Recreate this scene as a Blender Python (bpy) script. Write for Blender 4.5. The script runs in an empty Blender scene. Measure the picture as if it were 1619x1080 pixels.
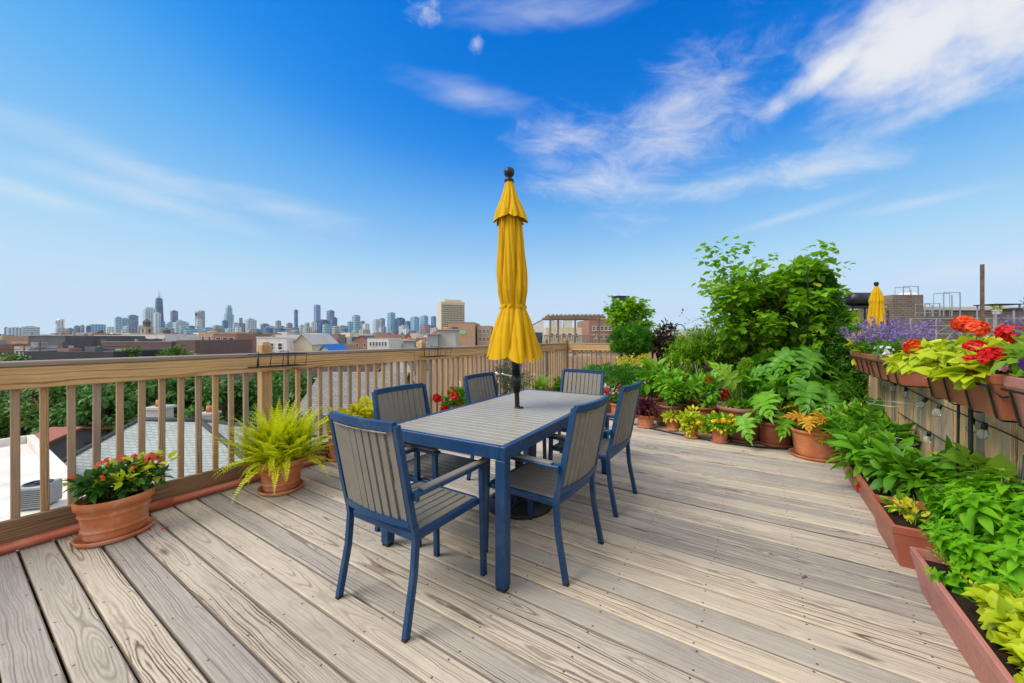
import bpy, math, random
import numpy as np
from mathutils import Vector, Matrix
PI = math.pi
random.seed(7); RNG = np.random.default_rng(7)
S = bpy.context.scene
COL = S.collection

# ---------------------------------------------------------------- frame of the place
# x: across the deck (towards the right-hand fence), y: along the left railing, z: up, metres, deck surface z = 0
F, HX, HY, CAMZ = 595.0, 809.5, 532.0, 1.30
YAW = math.radians(33.02)
CY, SY = math.cos(YAW), math.sin(YAW)
def cam2deck(X, Y, Z): return Vector((CY*X - SY*Y, SY*X + CY*Y, Z))
def Q(px, py, Y): return cam2deck((px-HX)*Y/F, Y, CAMZ-(py-HY)*Y/F)
def G(px, py, z=0.0): return Q(px, py, (CAMZ-z)*F/(py-HY))
def R(px, Y, z=0.0):
    p = Q(px, HY, Y); p.z = z; return p
def ZH(py, Y): return CAMZ-(py-HY)*Y/F

# ---------------------------------------------------------------- mesh building
class MB:
    def __init__(s): s.v=[]; s.f=[]; s.uv=[]; s.sm=[]
    def add(s, V, Fc, uv=None, smooth=False, M=None, convex=False):
        V = [Vector(p) for p in V]
        if convex:
            c = sum(V, Vector())/len(V); out=[]
            for i, f in enumerate(Fc):
                n = (V[f[1]]-V[f[0]]).cross(V[f[2]]-V[f[0]])
                fc = sum((V[k] for k in f), Vector())/len(f)
                if n.dot(fc-c) < 0:
                    f = tuple(reversed(f))
                    if uv: uv[i] = list(reversed(uv[i]))
                out.append(f)
            Fc = out
        o = len(s.v)
        if M is not None: VV = [M@p for p in V]
        else: VV = V
        s.v += [tuple(p) for p in VV]
        for i, f in enumerate(Fc):
            s.f.append(tuple(o+k for k in f))
            s.uv.append(uv[i] if uv else [(V[k][0], V[k][2]) for k in f])
            s.sm.append(smooth)
        return s
    def box(s, c, size, M=None, b=0.003, off=(0,0)):
        hx, hy, hz = size[0]/2, size[1]/2, size[2]/2
        b = min(b, hx*.45, hy*.45, hz*.45)
        V=[]; idx={}
        for sx in (-1,1):
            for sy in (-1,1):
                for sz in (-1,1):
                    idx[(sx,sy,sz)] = len(V)
                    V += [(sx*hx, sy*(hy-b), sz*(hz-b)), (sx*(hx-b), sy*hy, sz*(hz-b)), (sx*(hx-b), sy*(hy-b), sz*hz)]
        Fc=[]
        for a in range(3):
            o1, o2 = [k for k in range(3) if k != a]
            for sg in (-1,1):
                f=[]
                for p, q in ((-1,-1),(1,-1),(1,1),(-1,1)):
                    key=[0,0,0]; key[a]=sg; key[o1]=p; key[o2]=q
                    f.append(idx[tuple(key)]+a)
                Fc.append(tuple(f))
        for a in range(3):
            o1, o2 = [k for k in range(3) if k != a]
            for p in (-1,1):
                for q in (-1,1):
                    k0=[0,0,0]; k0[a]=-1; k0[o1]=p; k0[o2]=q
                    k1=list(k0); k1[a]=1
                    i0, i1 = idx[tuple(k0)], idx[tuple(k1)]
                    Fc.append((i0+o1, i1+o1, i1+o2, i0+o2))
        for k, i in idx.items(): Fc.append((i, i+1, i+2))
        order = sorted(range(3), key=lambda k: -size[k])
        L, W, T = order
        VV = [Vector(p) for p in V]
        uv=[]
        for f in Fc:
            n = (VV[f[1]]-VV[f[0]]).cross(VV[f[2]]-VV[f[0]])
            ax = max(range(3), key=lambda k: abs(n[k]))
            if ax == W: uv.append([(VV[k][L]+off[0], VV[k][T]+off[1]+.31) for k in f])
            else: uv.append([(VV[k][L]+off[0], VV[k][W]+off[1]) for k in f])
        V2 = [Vector(p)+Vector(c) for p in V]
        return s.add(V2, Fc, uv, False, M, True)
    def tube(s, path, r, n=8, ref=(0,0,1), smooth=True, phase=0.0, cap=True, M=None):
        P = [Vector(p) for p in path]
        if not isinstance(r, (list, tuple)): r = [r]*len(P)
        ref = Vector(ref); V=[]; Fc=[]; uv=[]
        prev=None; L=0
        Ls=[]
        for i, p in enumerate(P):
            t = (P[min(i+1, len(P)-1)]-P[max(i-1, 0)]).normalized()
            if prev is None:
                a = ref - t*ref.dot(t)
                if a.length < 1e-3: a = Vector((1,0,0)) - t*t.x
                if a.length < 1e-3: a = Vector((0,1,0)) - t*t.y
            else: a = prev - t*prev.dot(t)
            a.normalize(); prev=a; bb = t.cross(a)
            if i: L += (P[i]-P[i-1]).length
            Ls.append(L)
            ra, rb = r[i] if isinstance(r[i], tuple) else (r[i], r[i])
            for k in range(n):
                an = 2*PI*k/n+phase
                V.append(p + a*math.cos(an)*ra + bb*math.sin(an)*rb)
        for i in range(len(P)-1):
            for k in range(n):
                k2=(k+1)%n
                Fc.append((i*n+k, i*n+k2, (i+1)*n+k2, (i+1)*n+k))
                rr = r[i][0] if isinstance(r[i], tuple) else r[i]
                c0, c1 = k/n*6.28*rr, (k+1)/n*6.28*rr
                uv.append([(Ls[i], c0), (Ls[i], c1), (Ls[i+1], c1), (Ls[i+1], c0)])
        if cap:
            Fc.append(tuple(reversed(range(n)))); uv.append([(0,0)]*n)
            Fc.append(tuple((len(P)-1)*n+k for k in range(n))); uv.append([(0,0)]*n)
        return s.add(V, Fc, uv, smooth, M)
    def bar(s, path, w, d=None, ref=(1,0,0), M=None):
        d = d or w
        q = math.sqrt(2)
        return s.tube(path, [(w/q, d/q)]*len(path), 4, ref, False, PI/4, True, M)
    def lathe(s, prof, n=32, M=None, sx=1.0, sy=1.0, smooth=True):
        V=[]; Fc=[]
        for r, z in prof:
            for k in range(n):
                a=2*PI*k/n
                V.append((r*math.cos(a)*sx, r*math.sin(a)*sy, z))
        for i in range(len(prof)-1):
            for k in range(n):
                k2=(k+1)%n
                Fc.append((i*n+k, i*n+k2, (i+1)*n+k2, (i+1)*n+k))
        if prof[0][0] > 1e-4: Fc.append(tuple(reversed(range(n))))
        if prof[-1][0] > 1e-4: Fc.append(tuple((len(prof)-1)*n+k for k in range(n)))
        return s.add(V, Fc, None, smooth, M)
    def quad(s, pts, M=None): return s.add(pts, [tuple(range(len(pts)))], None, False, M)
    def ball(s, c, r, n=12, m=8, sc=(1,1,1)):
        prof=[(max(1e-5, r*math.sin(PI*i/m)), -r*math.cos(PI*i/m)) for i in range(m+1)]
        return s.lathe(prof, n, Matrix.Translation(c)@Matrix.Diagonal((*sc,1)))
    def build(s, name, mat, parent=None, loc=(0,0,0), rotz=0.0):
        me = bpy.data.meshes.new(name)
        me.from_pydata(s.v, [], s.f)
        uvl = me.uv_layers.new(name='UVMap')
        flat=[c for f in s.uv for p in f for c in p]
        uvl.data.foreach_set('uv', flat)
        me.polygons.foreach_set('use_smooth', s.sm)
        me.materials.append(mat)
        return link(name, me, parent, loc, rotz)

def link(name, me, parent=None, loc=(0,0,0), rotz=0.0):
    o = bpy.data.objects.new(name, me); COL.objects.link(o)
    o.location = loc; o.rotation_euler = (0,0,rotz)
    if parent is not None: o.parent = parent
    return o
def tag(o, label, cat, group=None, kind=None):
    o['label']=label; o['category']=cat
    if group: o['group']=group
    if kind: o['kind']=kind
    return o
def struct(o): o['kind']='structure'; return o
def thing(name, label, cat, loc=(0,0,0), rotz=0.0, group=None):
    o = bpy.data.objects.new(name, None); COL.objects.link(o)
    o.empty_display_size=.1
    o.location=loc; o.rotation_euler=(0,0,rotz)
    return tag(o, label, cat, group)
def dup(root, loc, rotz, label, group=None, scale=1.0):
    r = root.copy(); COL.objects.link(r); r.location=loc; r.rotation_euler=(0,0,rotz); r['label']=label
    r.scale=(scale,)*3
    if group: r['group']=group
    for ch in list(root.children):
        c=ch.copy(); COL.objects.link(c); c.parent=r
        for g in ch.children:
            d=g.copy(); COL.objects.link(d); d.parent=c
    return r

# many small leaves in one mesh
class NM:
    def __init__(s): s.V=[]; s.Fq=[]; s.n=0
    def scatter(s, tmpl, pos, xd, up, sc):
        tv, tf = tmpl
        pos=np.asarray(pos,float); xd=np.asarray(xd,float); up=np.asarray(up,float)
        N=len(pos)
        if N == 0: return s
        sc=np.broadcast_to(np.asarray(sc,float), (N,)) if np.ndim(sc) < 2 else np.asarray(sc)
        x=xd/(np.linalg.norm(xd,axis=1,keepdims=True)+1e-9)
        u=np.broadcast_to(up,(N,3))
        z=u-(u*x).sum(1,keepdims=True)*x
        ln=np.linalg.norm(z,axis=1,keepdims=True)
        z=np.where(ln<1e-3, np.array([.3,.9,.1]), z/(ln+1e-9))
        y=np.cross(z,x)
        v=pos[:,None,:]+sc[:,None,None]*(tv[None,:,0,None]*x[:,None,:]+tv[None,:,1,None]*y[:,None,:]+tv[None,:,2,None]*z[:,None,:])
        nv=len(tv)
        f=tf[None,:,:]+(s.n+np.arange(N)*nv)[:,None,None]
        s.V.append(v.reshape(-1,3)); s.Fq.append(f.reshape(-1,4)); s.n+=N*nv
        return s
    def raw(s, V, Fq):
        V=np.asarray(V,float); s.V.append(V); s.Fq.append(np.asarray(Fq,int)+s.n); s.n+=len(V); return s
    def build(s, name, mat, parent=None, loc=(0,0,0), smooth=True):
        V=np.concatenate(s.V); Fq=np.concatenate(s.Fq)
        me=bpy.data.meshes.new(name)
        me.vertices.add(len(V)); me.vertices.foreach_set('co', V.astype(np.float32).ravel())
        me.loops.add(len(Fq)*4); me.loops.foreach_set('vertex_index', Fq.astype(np.int32).ravel())
        me.polygons.add(len(Fq)); me.polygons.foreach_set('loop_start', (np.arange(len(Fq))*4).astype(np.int32))
        me.update(calc_edges=True)
        me.polygons.foreach_set('use_smooth', [smooth]*len(Fq))
        me.materials.append(mat)
        return link(name, me, parent, loc)

def leaf(w=.4, n=4, fold=.12, droop=.15, p=.8, q=.8, tipw=.02):
    tv=[]; tf=[]
    for i in range(n+1):
        t=i/n
        ww=w*.5*(math.sin(PI*t**p)**q if 0<t<1 else tipw)
        z=-droop*t*t
        tv += [(t,-ww,z+fold*ww*2), (t,0,z), (t,ww,z+fold*ww*2)]
    for i in range(n):
        a=i*3
        tf += [(a,a+3,a+4,a+1),(a+1,a+4,a+5,a+2)]
    return np.array(tv), np.array(tf)
L_OVAL=leaf(.5,4,.15,.2)
L_WIDE=leaf(.75,4,.12,.2,.65,.8)
L_HEART=leaf(.95,4,.1,.25,.5,.7)
L_NARROW=leaf(.25,4,.15,.3)
L_BLADE=leaf(.12,5,.2,.6,.6,.5)
L_SMALL=leaf(.5,2,.15,.1)
L_NEEDLE=leaf(.12,2,.1,.1)
def lobed(nl=5):
    "a deeply cut philodendron blade: fingers leaving a midrib"
    tv=[]; tf=[]
    def strip(p0, ang, L, w, drop):
        d=np.array([math.cos(ang), math.sin(ang)]); nn=np.array([-d[1], d[0]]); o=len(tv)
        for i, (t, ww) in enumerate(((0,.8),(.35,1.0),(.7,.75),(1,.08))):
            c=np.array(p0)+d*L*t
            z=-drop*(c[0]**2+c[1]**2)+.06*math.sin(t*3)
            for sgn in (-1,0,1):
                tv.append((c[0]+nn[0]*w*ww*sgn, c[1]+nn[1]*w*ww*sgn, z+(.04 if sgn else 0)))
        for i in range(3):
            a=o+i*3; tf.append((a,a+3,a+4,a+1)); tf.append((a+1,a+4,a+5,a+2))
    strip((0,0),0,1.0,.12,.3)
    for k in range(nl):
        t=k/(nl-1); ang=math.radians(128-100*t); L=.50-.24*abs(t-.35)-(.12*t)
        for sg in (-1,1): strip((.62*t,0), sg*(ang+random.uniform(-.08,.08)), L, .118-.03*t, .3)
    return np.array(tv), np.array(tf)
L_LOBED=lobed()
def flower5(cup=.3):
    tv=[]; tf=[]
    for k in range(5):
        a=2*PI*k/5; o=len(tv)
        for r, w, z in ((.05,.05,0),(.55,.42,cup*.5),(1,.25,cup*.6)):
            for sg in (-1,1):
                tv.append((r*math.cos(a)-sg*w*math.sin(a), r*math.sin(a)+sg*w*math.cos(a), z))
        tf += [(o,o+2,o+3,o+1),(o+2,o+4,o+5,o+3)]
    return np.array(tv), np.array(tf)
FL5=flower5()
FL5=(FL5[0][:,[2,1,0]]*np.array([1,1,-1]), FL5[1])   # opens along +x

def rdir(N, up=0.0):
    d=RNG.normal(size=(N,3)); d/=np.linalg.norm(d,axis=1,keepdims=True); d[:,2]+=up
    return d/np.linalg.norm(d,axis=1,keepdims=True)
def blob(nm, c, rad, N, size, tmpl, K=9, sub=.45, up=.25, jit=.55, shell=.55, flat=.6, minz=None, var=.35):
    "leaves through a lumpy crown: K clumps spread in an ellipsoid, leaves towards each clump's skin"
    c=np.array(c,float); rad=np.array(rad,float)
    cd=rdir(K); cr=RNG.uniform(.35,.85,K)**.7
    centers=c+cd*cr[:,None]*rad*(1-sub*.6)
    ks=RNG.integers(0,K,N); d=rdir(N)
    rr=(shell+(1-shell)*RNG.random(N))*RNG.uniform(.75,1.15,N)
    srad=rad*sub*RNG.uniform(.7,1.2,K)[ks][:,None]
    pos=centers[ks]+d*rr[:,None]*srad
    if minz is not None: pos[:,2]=np.maximum(pos[:,2], minz+RNG.random(N)*.04)
    xd=d*.7+rdir(N)*jit+np.array([0,0,up])+(pos-c)/rad*.35
    upv=d*flat+np.array([0,0,1.0])+rdir(N)*.35
    nm.scatter(tmpl,pos,xd,upv,size*RNG.uniform(1-var,1+var,N))
    return centers

# ---------------------------------------------------------------- materials
def mat_new(name):
    m=bpy.data.materials.new(name); m.use_nodes=True
    nt=m.node_tree; nt.nodes.clear()
    return m, nt
class NT:
    "tiny node-graph writer"
    def __init__(s, nt): s.nt=nt
    def n(s, typ, **kw):
        x=s.nt.nodes.new(typ)
        for k, v in kw.items(): setattr(x,k,v)
        return x
    def put(s, sock, v):
        if hasattr(v,'is_output'): s.nt.links.new(v, sock)
        elif v is not None:
            try: sock.default_value=v
            except Exception: sock.default_value=(*v,1.0)
    def m(s, op, a, b=None, c=None, clamp=False):
        x=s.n('ShaderNodeMath', operation=op); x.use_clamp=clamp
        s.put(x.inputs[0],a)
        if b is not None: s.put(x.inputs[1],b)
        if c is not None: s.put(x.inputs[2],c)
        return x.outputs[0]
    def mix(s, f, a, b, bt='MIX'):
        x=s.n('ShaderNodeMix', data_type='RGBA', blend_type=bt)
        s.put(x.inputs[0],f); s.put(x.inputs[6],a); s.put(x.inputs[7],b)
        return x.outputs[2]
    def noise(s, vec, scale, detail=2.0, rough=.5, w=None, dist=0.0):
        x=s.n('ShaderNodeTexNoise')
        if w is not None: x.noise_dimensions='4D'; s.put(x.inputs['W'], w)
        if vec is not None: s.put(x.inputs['Vector'],vec)
        x.inputs['Scale'].default_value=scale; x.inputs['Detail'].default_value=detail
        x.inputs['Roughness'].default_value=rough; x.inputs['Distortion'].default_value=dist
        return x.outputs['Fac']
    def xyz(s, x, y, z=0.0):
        c=s.n('ShaderNodeCombineXYZ')
        for i, v in enumerate((x,y,z)): s.put(c.inputs[i],v)
        return c.outputs[0]
    def sep(s, v):
        c=s.n('ShaderNodeSeparateXYZ'); s.put(c.inputs[0],v); return c.outputs
    def rng(s, v, a, b, c=0.0, d=1.0):
        x=s.n('ShaderNodeMapRange'); x.clamp=True
        s.put(x.inputs[0],v)
        for i, q in enumerate((a,b,c,d)): x.inputs[i+1].default_value=q
        return x.outputs[0]
    def out(s, sh):
        o=s.n('ShaderNodeOutputMaterial'); s.nt.links.new(sh,o.inputs['Surface'])
    def bsdf(s, col, rough=.6, metal=0.0, spec=.5, bump=None, bstr=.2, bdist=.01):
        b=s.n('ShaderNodeBsdfPrincipled')
        s.put(b.inputs['Base Color'],col); s.put(b.inputs['Roughness'],rough)
        b.inputs['Metallic'].default_value=metal; b.inputs['Specular IOR Level'].default_value=spec
        if bump is not None:
            q=s.n('ShaderNodeBump'); q.inputs['Strength'].default_value=bstr; q.inputs['Distance'].default_value=bdist
            s.put(q.inputs['Height'],bump); s.nt.links.new(q.outputs[0], b.inputs['Normal'])
        return b
    def rand(s):
        g=s.n('ShaderNodeNewGeometry').outputs['Random Per Island']
        o=s.n('ShaderNodeObjectInfo').outputs['Random']
        return s.m('FRACT', s.m('ADD', g, o))
def c4(c): return (c[0],c[1],c[2],1.0)

def plain(name, col, rough=.5, metal=0.0, var=.12, scale=6.0, spec=.5, dirt=None, bump=.15):
    m,nt=mat_new(name); g=NT(nt)
    tc=g.n('ShaderNodeTexCoord').outputs['Object']
    n1=g.noise(tc,scale,4,.6); n2=g.noise(tc,scale*9,3,.6)
    a=tuple(x*(1-var) for x in col); b=tuple(min(1,x*(1+var)) for x in col)
    col1=g.mix(g.rng(n1,.3,.7), c4(a), c4(b))
    if dirt: col1=g.mix(g.rng(g.noise(tc,scale*.7,7,.72),.50,.68,0,.75), col1, c4(dirt))
    b=g.bsdf(col1, g.rng(n2,.3,.7,max(.05,rough-.1),min(1,rough+.1)), metal, spec, n2, bump, .003)
    g.out(b.outputs[0]); return m

def wood(name, light, dark, contrast=.8, freq=120., nails=False, stain=(.3,.28,.24), stain_amt=.35, rough=.75, bvar=.22, depth=.16):
    m,nt=mat_new(name); g=NT(nt)
    uv=g.n('ShaderNodeUVMap').outputs[0]
    A,C,_=g.sep(uv)
    r=g.rand(); w=g.m('MULTIPLY',r,53.7)
    wn=g.n('ShaderNodeTexWhiteNoise', noise_dimensions='1D'); g.put(wn.inputs['W'],w)
    rr=wn.outputs['Value']; rc=g.sep(wn.outputs['Color'])
    n1=g.noise(g.xyz(g.m('MULTIPLY',A,.9),0.,0.),1.0,1.5,.5,w)
    d=g.m('MULTIPLY', g.m('SUBTRACT',n1,g.m('ADD',.38,g.m('MULTIPLY',rc[1],.14))), depth)
    n2=g.noise(g.xyz(g.m('MULTIPLY',A,1.6),0.,3.),1.0,2,.5,w)
    cc=g.m('ADD', C, g.m('ADD', g.m('MULTIPLY',g.m('SUBTRACT',rc[0],.5),.13), g.m('MULTIPLY',g.m('SUBTRACT',n2,.5),.05)))
    n3=g.noise(g.xyz(g.m('MULTIPLY',A,5.),g.m('MULTIPLY',C,26.),0.),1.0,3,.6,w)
    rad=g.m('ADD', g.m('SQRT', g.m('ADD', g.m('MULTIPLY',cc,cc), g.m('MULTIPLY',d,d))), g.m('MULTIPLY',n3,.017))
    n4=g.noise(g.xyz(g.m('MULTIPLY',rad,55.),g.m('MULTIPLY',A,.6),2.),1.0,2,.5,w)
    rad2=g.m('ADD',rad,g.m('MULTIPLY',n4,.022))
    ring=g.m('MULTIPLY_ADD', g.m('SINE', g.m('MULTIPLY',rad2,freq*6.283)), .5, .5)
    ring=g.m('MULTIPLY',ring,g.rng(g.noise(g.xyz(g.m('MULTIPLY',rad,110.),g.m('MULTIPLY',A,.8),9.),1.0,2,.5,w),.33,.62,.12,1.15))
    ring=g.m('POWER', ring, 1.5)
    ctr=g.m('MULTIPLY', ring, g.m('MULTIPLY', g.rng(g.noise(g.xyz(g.m('MULTIPLY',A,.7),g.m('MULTIPLY',C,5.),7.),1.0,2,.5,w),.3,.7,.15,1.25), g.m('MULTIPLY_ADD',rc[2],.85,.40)))
    fib=g.noise(g.xyz(g.m('MULTIPLY',A,7.),g.m('MULTIPLY',C,330.),1.),1.0,3,.65,w)
    col=g.mix(g.m('MULTIPLY',ctr,contrast,None,True), c4(light), c4(dark))
    col=g.mix(g.rng(fib,.40,.72,0,.6), col, c4(tuple(x*.52 for x in light)))
    st=g.noise(g.xyz(g.m('MULTIPLY',A,1.7),g.m('MULTIPLY',C,7.),5.),1.0,5,.65,w)
    col=g.mix(g.rng(st,.48,.78,0,stain_amt), col, c4(stain))
    hs=g.n('ShaderNodeHueSaturation'); g.put(hs.inputs['Color'],col)
    g.put(hs.inputs['Value'], g.m('MULTIPLY_ADD', rr, bvar*2, 1-bvar)); g.put(hs.inputs['Saturation'], g.m('MULTIPLY_ADD',rc[0],.5,.75))
    col=hs.outputs[0]
    if nails:
        oc=g.n('ShaderNodeTexCoord').outputs['Object']
        col=g.mix(g.rng(g.noise(oc,1.1,7,.72,None,.6),.52,.74,0,.32), col, c4(tuple(x*.55 for x in stain)))
        fx=g.m('MULTIPLY', g.m('SUBTRACT', g.m('FRACT', g.m('DIVIDE',g.m('ADD',A,g.m('MULTIPLY',rr,.02)),.41)), .5), .41)
        fy=g.m('SUBTRACT', g.m('ABSOLUTE',C), g.m('MULTIPLY_ADD',rc[1],.012,.040))
        dist=g.m('SQRT', g.m('ADD', g.m('MULTIPLY',fx,fx), g.m('MULTIPLY',fy,fy)))
        col=g.mix(g.rng(dist,.0035,.0058,.92,0), col, (.03,.025,.02,1))
        # knots
        vo=g.n('ShaderNodeTexVoronoi'); g.put(vo.inputs['Vector'], g.xyz(g.m('MULTIPLY_ADD',A,.8,w), g.m('MULTIPLY',C,3.),0.)); vo.inputs['Scale'].default_value=1.0
        col=g.mix(g.rng(vo.outputs['Distance'],.02,.075,.8,0), col, c4(tuple(x*.45 for x in dark)))
    b=g.bsdf(col, rough, 0, .25, g.m('MULTIPLY_ADD',ring,-.6,fib), .35, .0025)
    g.out(b.outputs[0]); return m

def leafmat(name, c1, c2, rough=.45, trans=.3, c3=None, spec=.4):
    m,nt=mat_new(name); g=NT(nt)
    r=g.rand()
    tc=g.n('ShaderNodeTexCoord').outputs['Object']
    n=g.noise(tc,3.5,2)
    f=g.m('ADD', g.m('MULTIPLY',r,.7), g.m('MULTIPLY',g.m('SUBTRACT',n,.35),.8), None, True)
    col=g.mix(f,c4(c1),c4(c2))
    if c3: col=g.mix(g.m('GREATER_THAN', r, .945), col, c4(c3))
    b=g.bsdf(col, rough, 0, spec)
    t=g.n('ShaderNodeBsdfTranslucent'); g.put(t.inputs[0], g.mix(.5,col,c4(tuple(min(1,x*1.5) for x in c2))))
    mx=g.n('ShaderNodeMixShader'); mx.inputs[0].default_value=trans
    nt.links.new(b.outputs[0],mx.inputs[1]); nt.links.new(t.outputs[0],mx.inputs[2])
    g.out(mx.outputs[0]); return m

def brickmat(name, c1, c2, mortar, scale=1.0, var=.25):
    m,nt=mat_new(name); g=NT(nt)
    tc=g.n('ShaderNodeTexCoord').outputs['Object']
    x,y,z=g.sep(tc)
    bt=g.n('ShaderNodeTexBrick'); g.put(bt.inputs['Vector'], g.xyz(g.m('ADD',x,y),z,0.))
    bt.inputs['Color1'].default_value=c4(c1); bt.inputs['Color2'].default_value=c4(c2); bt.inputs['Mortar'].default_value=c4(mortar)
    bt.inputs['Scale'].default_value=scale; bt.inputs['Mortar Size'].default_value=.012; bt.inputs['Brick Width'].default_value=.24; bt.inputs['Row Height'].default_value=.08
    n=g.noise(tc,.8,6,.65)
    col=g.mix(g.rng(n,.35,.7,0,var), bt.outputs['Color'], c4(tuple(v*.35 for v in c1)))
    b=g.bsdf(col,.85,0,.2); g.out(b.outputs[0]); return m

def shinglemat(name, c1, c2, gap, sx=.9, sy=.22):
    m,nt=mat_new(name); g=NT(nt)
    uv=g.n('ShaderNodeUVMap').outputs[0]
    bt=g.n('ShaderNodeTexBrick'); g.put(bt.inputs['Vector'],uv)
    bt.inputs['Color1'].default_value=c4(c1); bt.inputs['Color2'].default_value=c4(c2); bt.inputs['Mortar'].default_value=c4(gap)
    bt.inputs['Scale'].default_value=1.0; bt.inputs['Mortar Size'].default_value=.02; bt.inputs['Brick Width'].default_value=sx; bt.inputs['Row Height'].default_value=sy
    tc=g.n('ShaderNodeTexCoord').outputs['Object']
    col=g.mix(g.rng(g.noise(tc,.6,6,.7),.4,.75,0,.35), bt.outputs['Color'], c4(gap))
    col=g.mix(g.rng(g.noise(tc,30,2,.7),.3,.7,0,.3), col, c4(c2))
    b=g.bsdf(col,.9,0,.2); g.out(b.outputs[0]); return m

def towermat(name, mode):
    "facade whose colour is the object's own colour; floors and bays as a pattern"
    m,nt=mat_new(name); g=NT(nt)
    oi=g.n('ShaderNodeObjectInfo'); colr=oi.outputs['Color']
    tc=g.n('ShaderNodeTexCoord').outputs['Object']; x,y,z=g.sep(tc)
    def wave(v,per,duty): return g.m('GREATER_THAN', g.m('FRACT', g.m('DIVIDE',v,per)), duty)
    xy=g.m('ADD',x,y)
    if mode=='band': p=wave(z,15.,.5)
    elif mode=='rib': p=wave(xy,14.,.55)
    else: p=g.m('MULTIPLY', wave(xy,14.,.35), wave(z,15.,.35))
    n=g.noise(tc,.03,3,.6,g.m('MULTIPLY',oi.outputs['Random'],40.))
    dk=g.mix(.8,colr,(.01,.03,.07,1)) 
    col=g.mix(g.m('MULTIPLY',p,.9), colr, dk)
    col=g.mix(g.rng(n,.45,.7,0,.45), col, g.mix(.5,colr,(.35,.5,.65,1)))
    b=g.bsdf(col,.35,0,.5); g.out(b.outputs[0]); return m

M={}
M['deck']=wood('weathered deck wood',(.525,.458,.368),(.085,.057,.039),1.15,96.,True,(.25,.215,.175),.5,.8,.24,.22)
M['rail']=wood('golden railing wood',(.56,.40,.245),(.20,.11,.052),1.3,42.,False,(.2,.125,.07),.5,.7,.15)
M['baluster']=wood('baluster wood',(.43,.30,.185),(.17,.10,.055),.9,90.,False,(.17,.115,.075),.6,.75,.22)
M['toe']=wood('brown toe board wood',(.32,.19,.095),(.085,.042,.02),.85,70.,False,(.1,.06,.04),.4,.7,.12)
M['cap']=wood('grey cap rail wood',(.33,.26,.21),(.16,.11,.08),.7,110.,False,(.16,.13,.11),.4)
M['fence']=wood('fence board wood',(.78,.55,.32),(.16,.085,.04),1.0,80.,False,(.085,.055,.035),.7,.75,.38,.22)
M['farwood']=wood('distant grey deck wood',(.27,.205,.15),(.14,.10,.07),.6,60.)
M['blue']=plain('blue powder coat',(.004,.040,.120),.42,.0,.16,11,.45,(.03,.07,.13),.12)
M['slat']=plain('taupe composite slat',(.185,.172,.147),.6,0,.07,14)
M['slat_top']=plain('taupe table slat',(.28,.257,.212),.42,0,.07,10)
M['black']=plain('black metal',(.014,.015,.018),.4,.3,.2)
M['rubber']=plain('black rubber',(.012,.012,.013),.75)
M['iron']=plain('dark cast iron',(.018,.02,.025),.5,.4,.3,20,.5,None,.5)
M['silver']=plain('polished metal',(.7,.7,.72),.22,1.0,.05)
M['yellow']=plain('yellow canvas',(.545,.315,.003),.8,0,.09,5,.2,None,.25)
M['terra']=plain('terracotta clay',(.50,.17,.068),.75,0,.2,7,.25,(.60,.37,.26),.4)
M['terra_dk']=plain('dark terracotta plastic',(.30,.085,.04),.5,0,.12,9,.4,(.2,.08,.05))
M['terra_br']=plain('brown resin pot',(.25,.11,.07),.55,0,.1,6,.4,(.33,.17,.11))
M['plastic']=plain('terracotta plastic trough',(.36,.105,.06),.45,0,.08,6,.45,(.42,.18,.12),.08)
M['plastic_pk']=plain('faded pink plastic trough',(.47,.19,.15),.5,0,.1,6,.4,(.34,.13,.09),.08)
M['soil']=plain('potting soil',(.03,.018,.01),.95,0,.5,60,.2,None,.8)
M['copper']=plain('painted copper coloured pipe',(.42,.10,.05),.42,0,.2,4,.5,(.52,.2,.12))
M['hose']=plain('black hose rubber',(.01,.01,.011),.6)
M['wire']=plain('galvanised wire',(.45,.44,.42),.4,.6)
M['stake']=plain('dark green stake',(.02,.035,.03),.5)
M['white_roof']=plain('white roof membrane',(.66,.63,.58),.85,0,.1,.6,.2,(.5,.45,.4))
M['white_wall']=plain('white painted siding',(.68,.66,.62),.8,0,.06,.6,.2,(.5,.48,.45))
M['cream']=plain('cream stucco',(.60,.50,.35),.85,0,.07,.5,.2,(.45,.38,.28))
M['grey_wall']=plain('dark grey render',(.12,.12,.13),.85,0,.2,.3,.2,(.16,.15,.15))
M['mid_grey']=plain('grey sheet metal',(.3,.31,.32),.6,.1,.15,.8)
M['lgrey']=plain('pale grey concrete',(.45,.43,.40),.85,0,.1,.4)
M['tar']=plain('black tar roof',(.03,.032,.04),.6,0,.3,.5)
M['glassy']=plain('dark window glass',(.03,.045,.065),.12,0,.2,1,.8,None,0)
M['bluecloth']=plain('blue tarp',(.02,.16,.55),.5)
M['maroon']=brickmat('maroon brick',(.16,.09,.085),(.20,.115,.11),(.18,.14,.14))
M['redbrick']=brickmat('red brick',(.30,.10,.06),(.36,.14,.085),(.4,.32,.27))
M['tanbrick']=brickmat('tan brick',(.42,.29,.18),(.50,.36,.235),(.5,.42,.34))
M['orangebrick']=brickmat('orange tan brick',(.42,.23,.13),(.48,.29,.17),(.45,.36,.28))
M['oldbrick']=brickmat('sooty old brick',(.15,.115,.09),(.23,.17,.13),(.26,.23,.2),1.0,.7)
M['shingle']=shinglemat('grey green shingles',(.30,.34,.325),(.40,.44,.425),(.20,.225,.22),.30,.14)
M['shingle2']=shinglemat('worn grey shingles',(.19,.185,.175),(.26,.25,.24),(.10,.10,.095),.4,.17)
M['shingle_dk']=shinglemat('dark slate shingles',(.06,.065,.075),(.10,.105,.115),(.03,.03,.035))
M['bark']=plain('brown bark',(.12,.085,.055),.9,0,.3,14,.2,None,.6)
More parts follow.
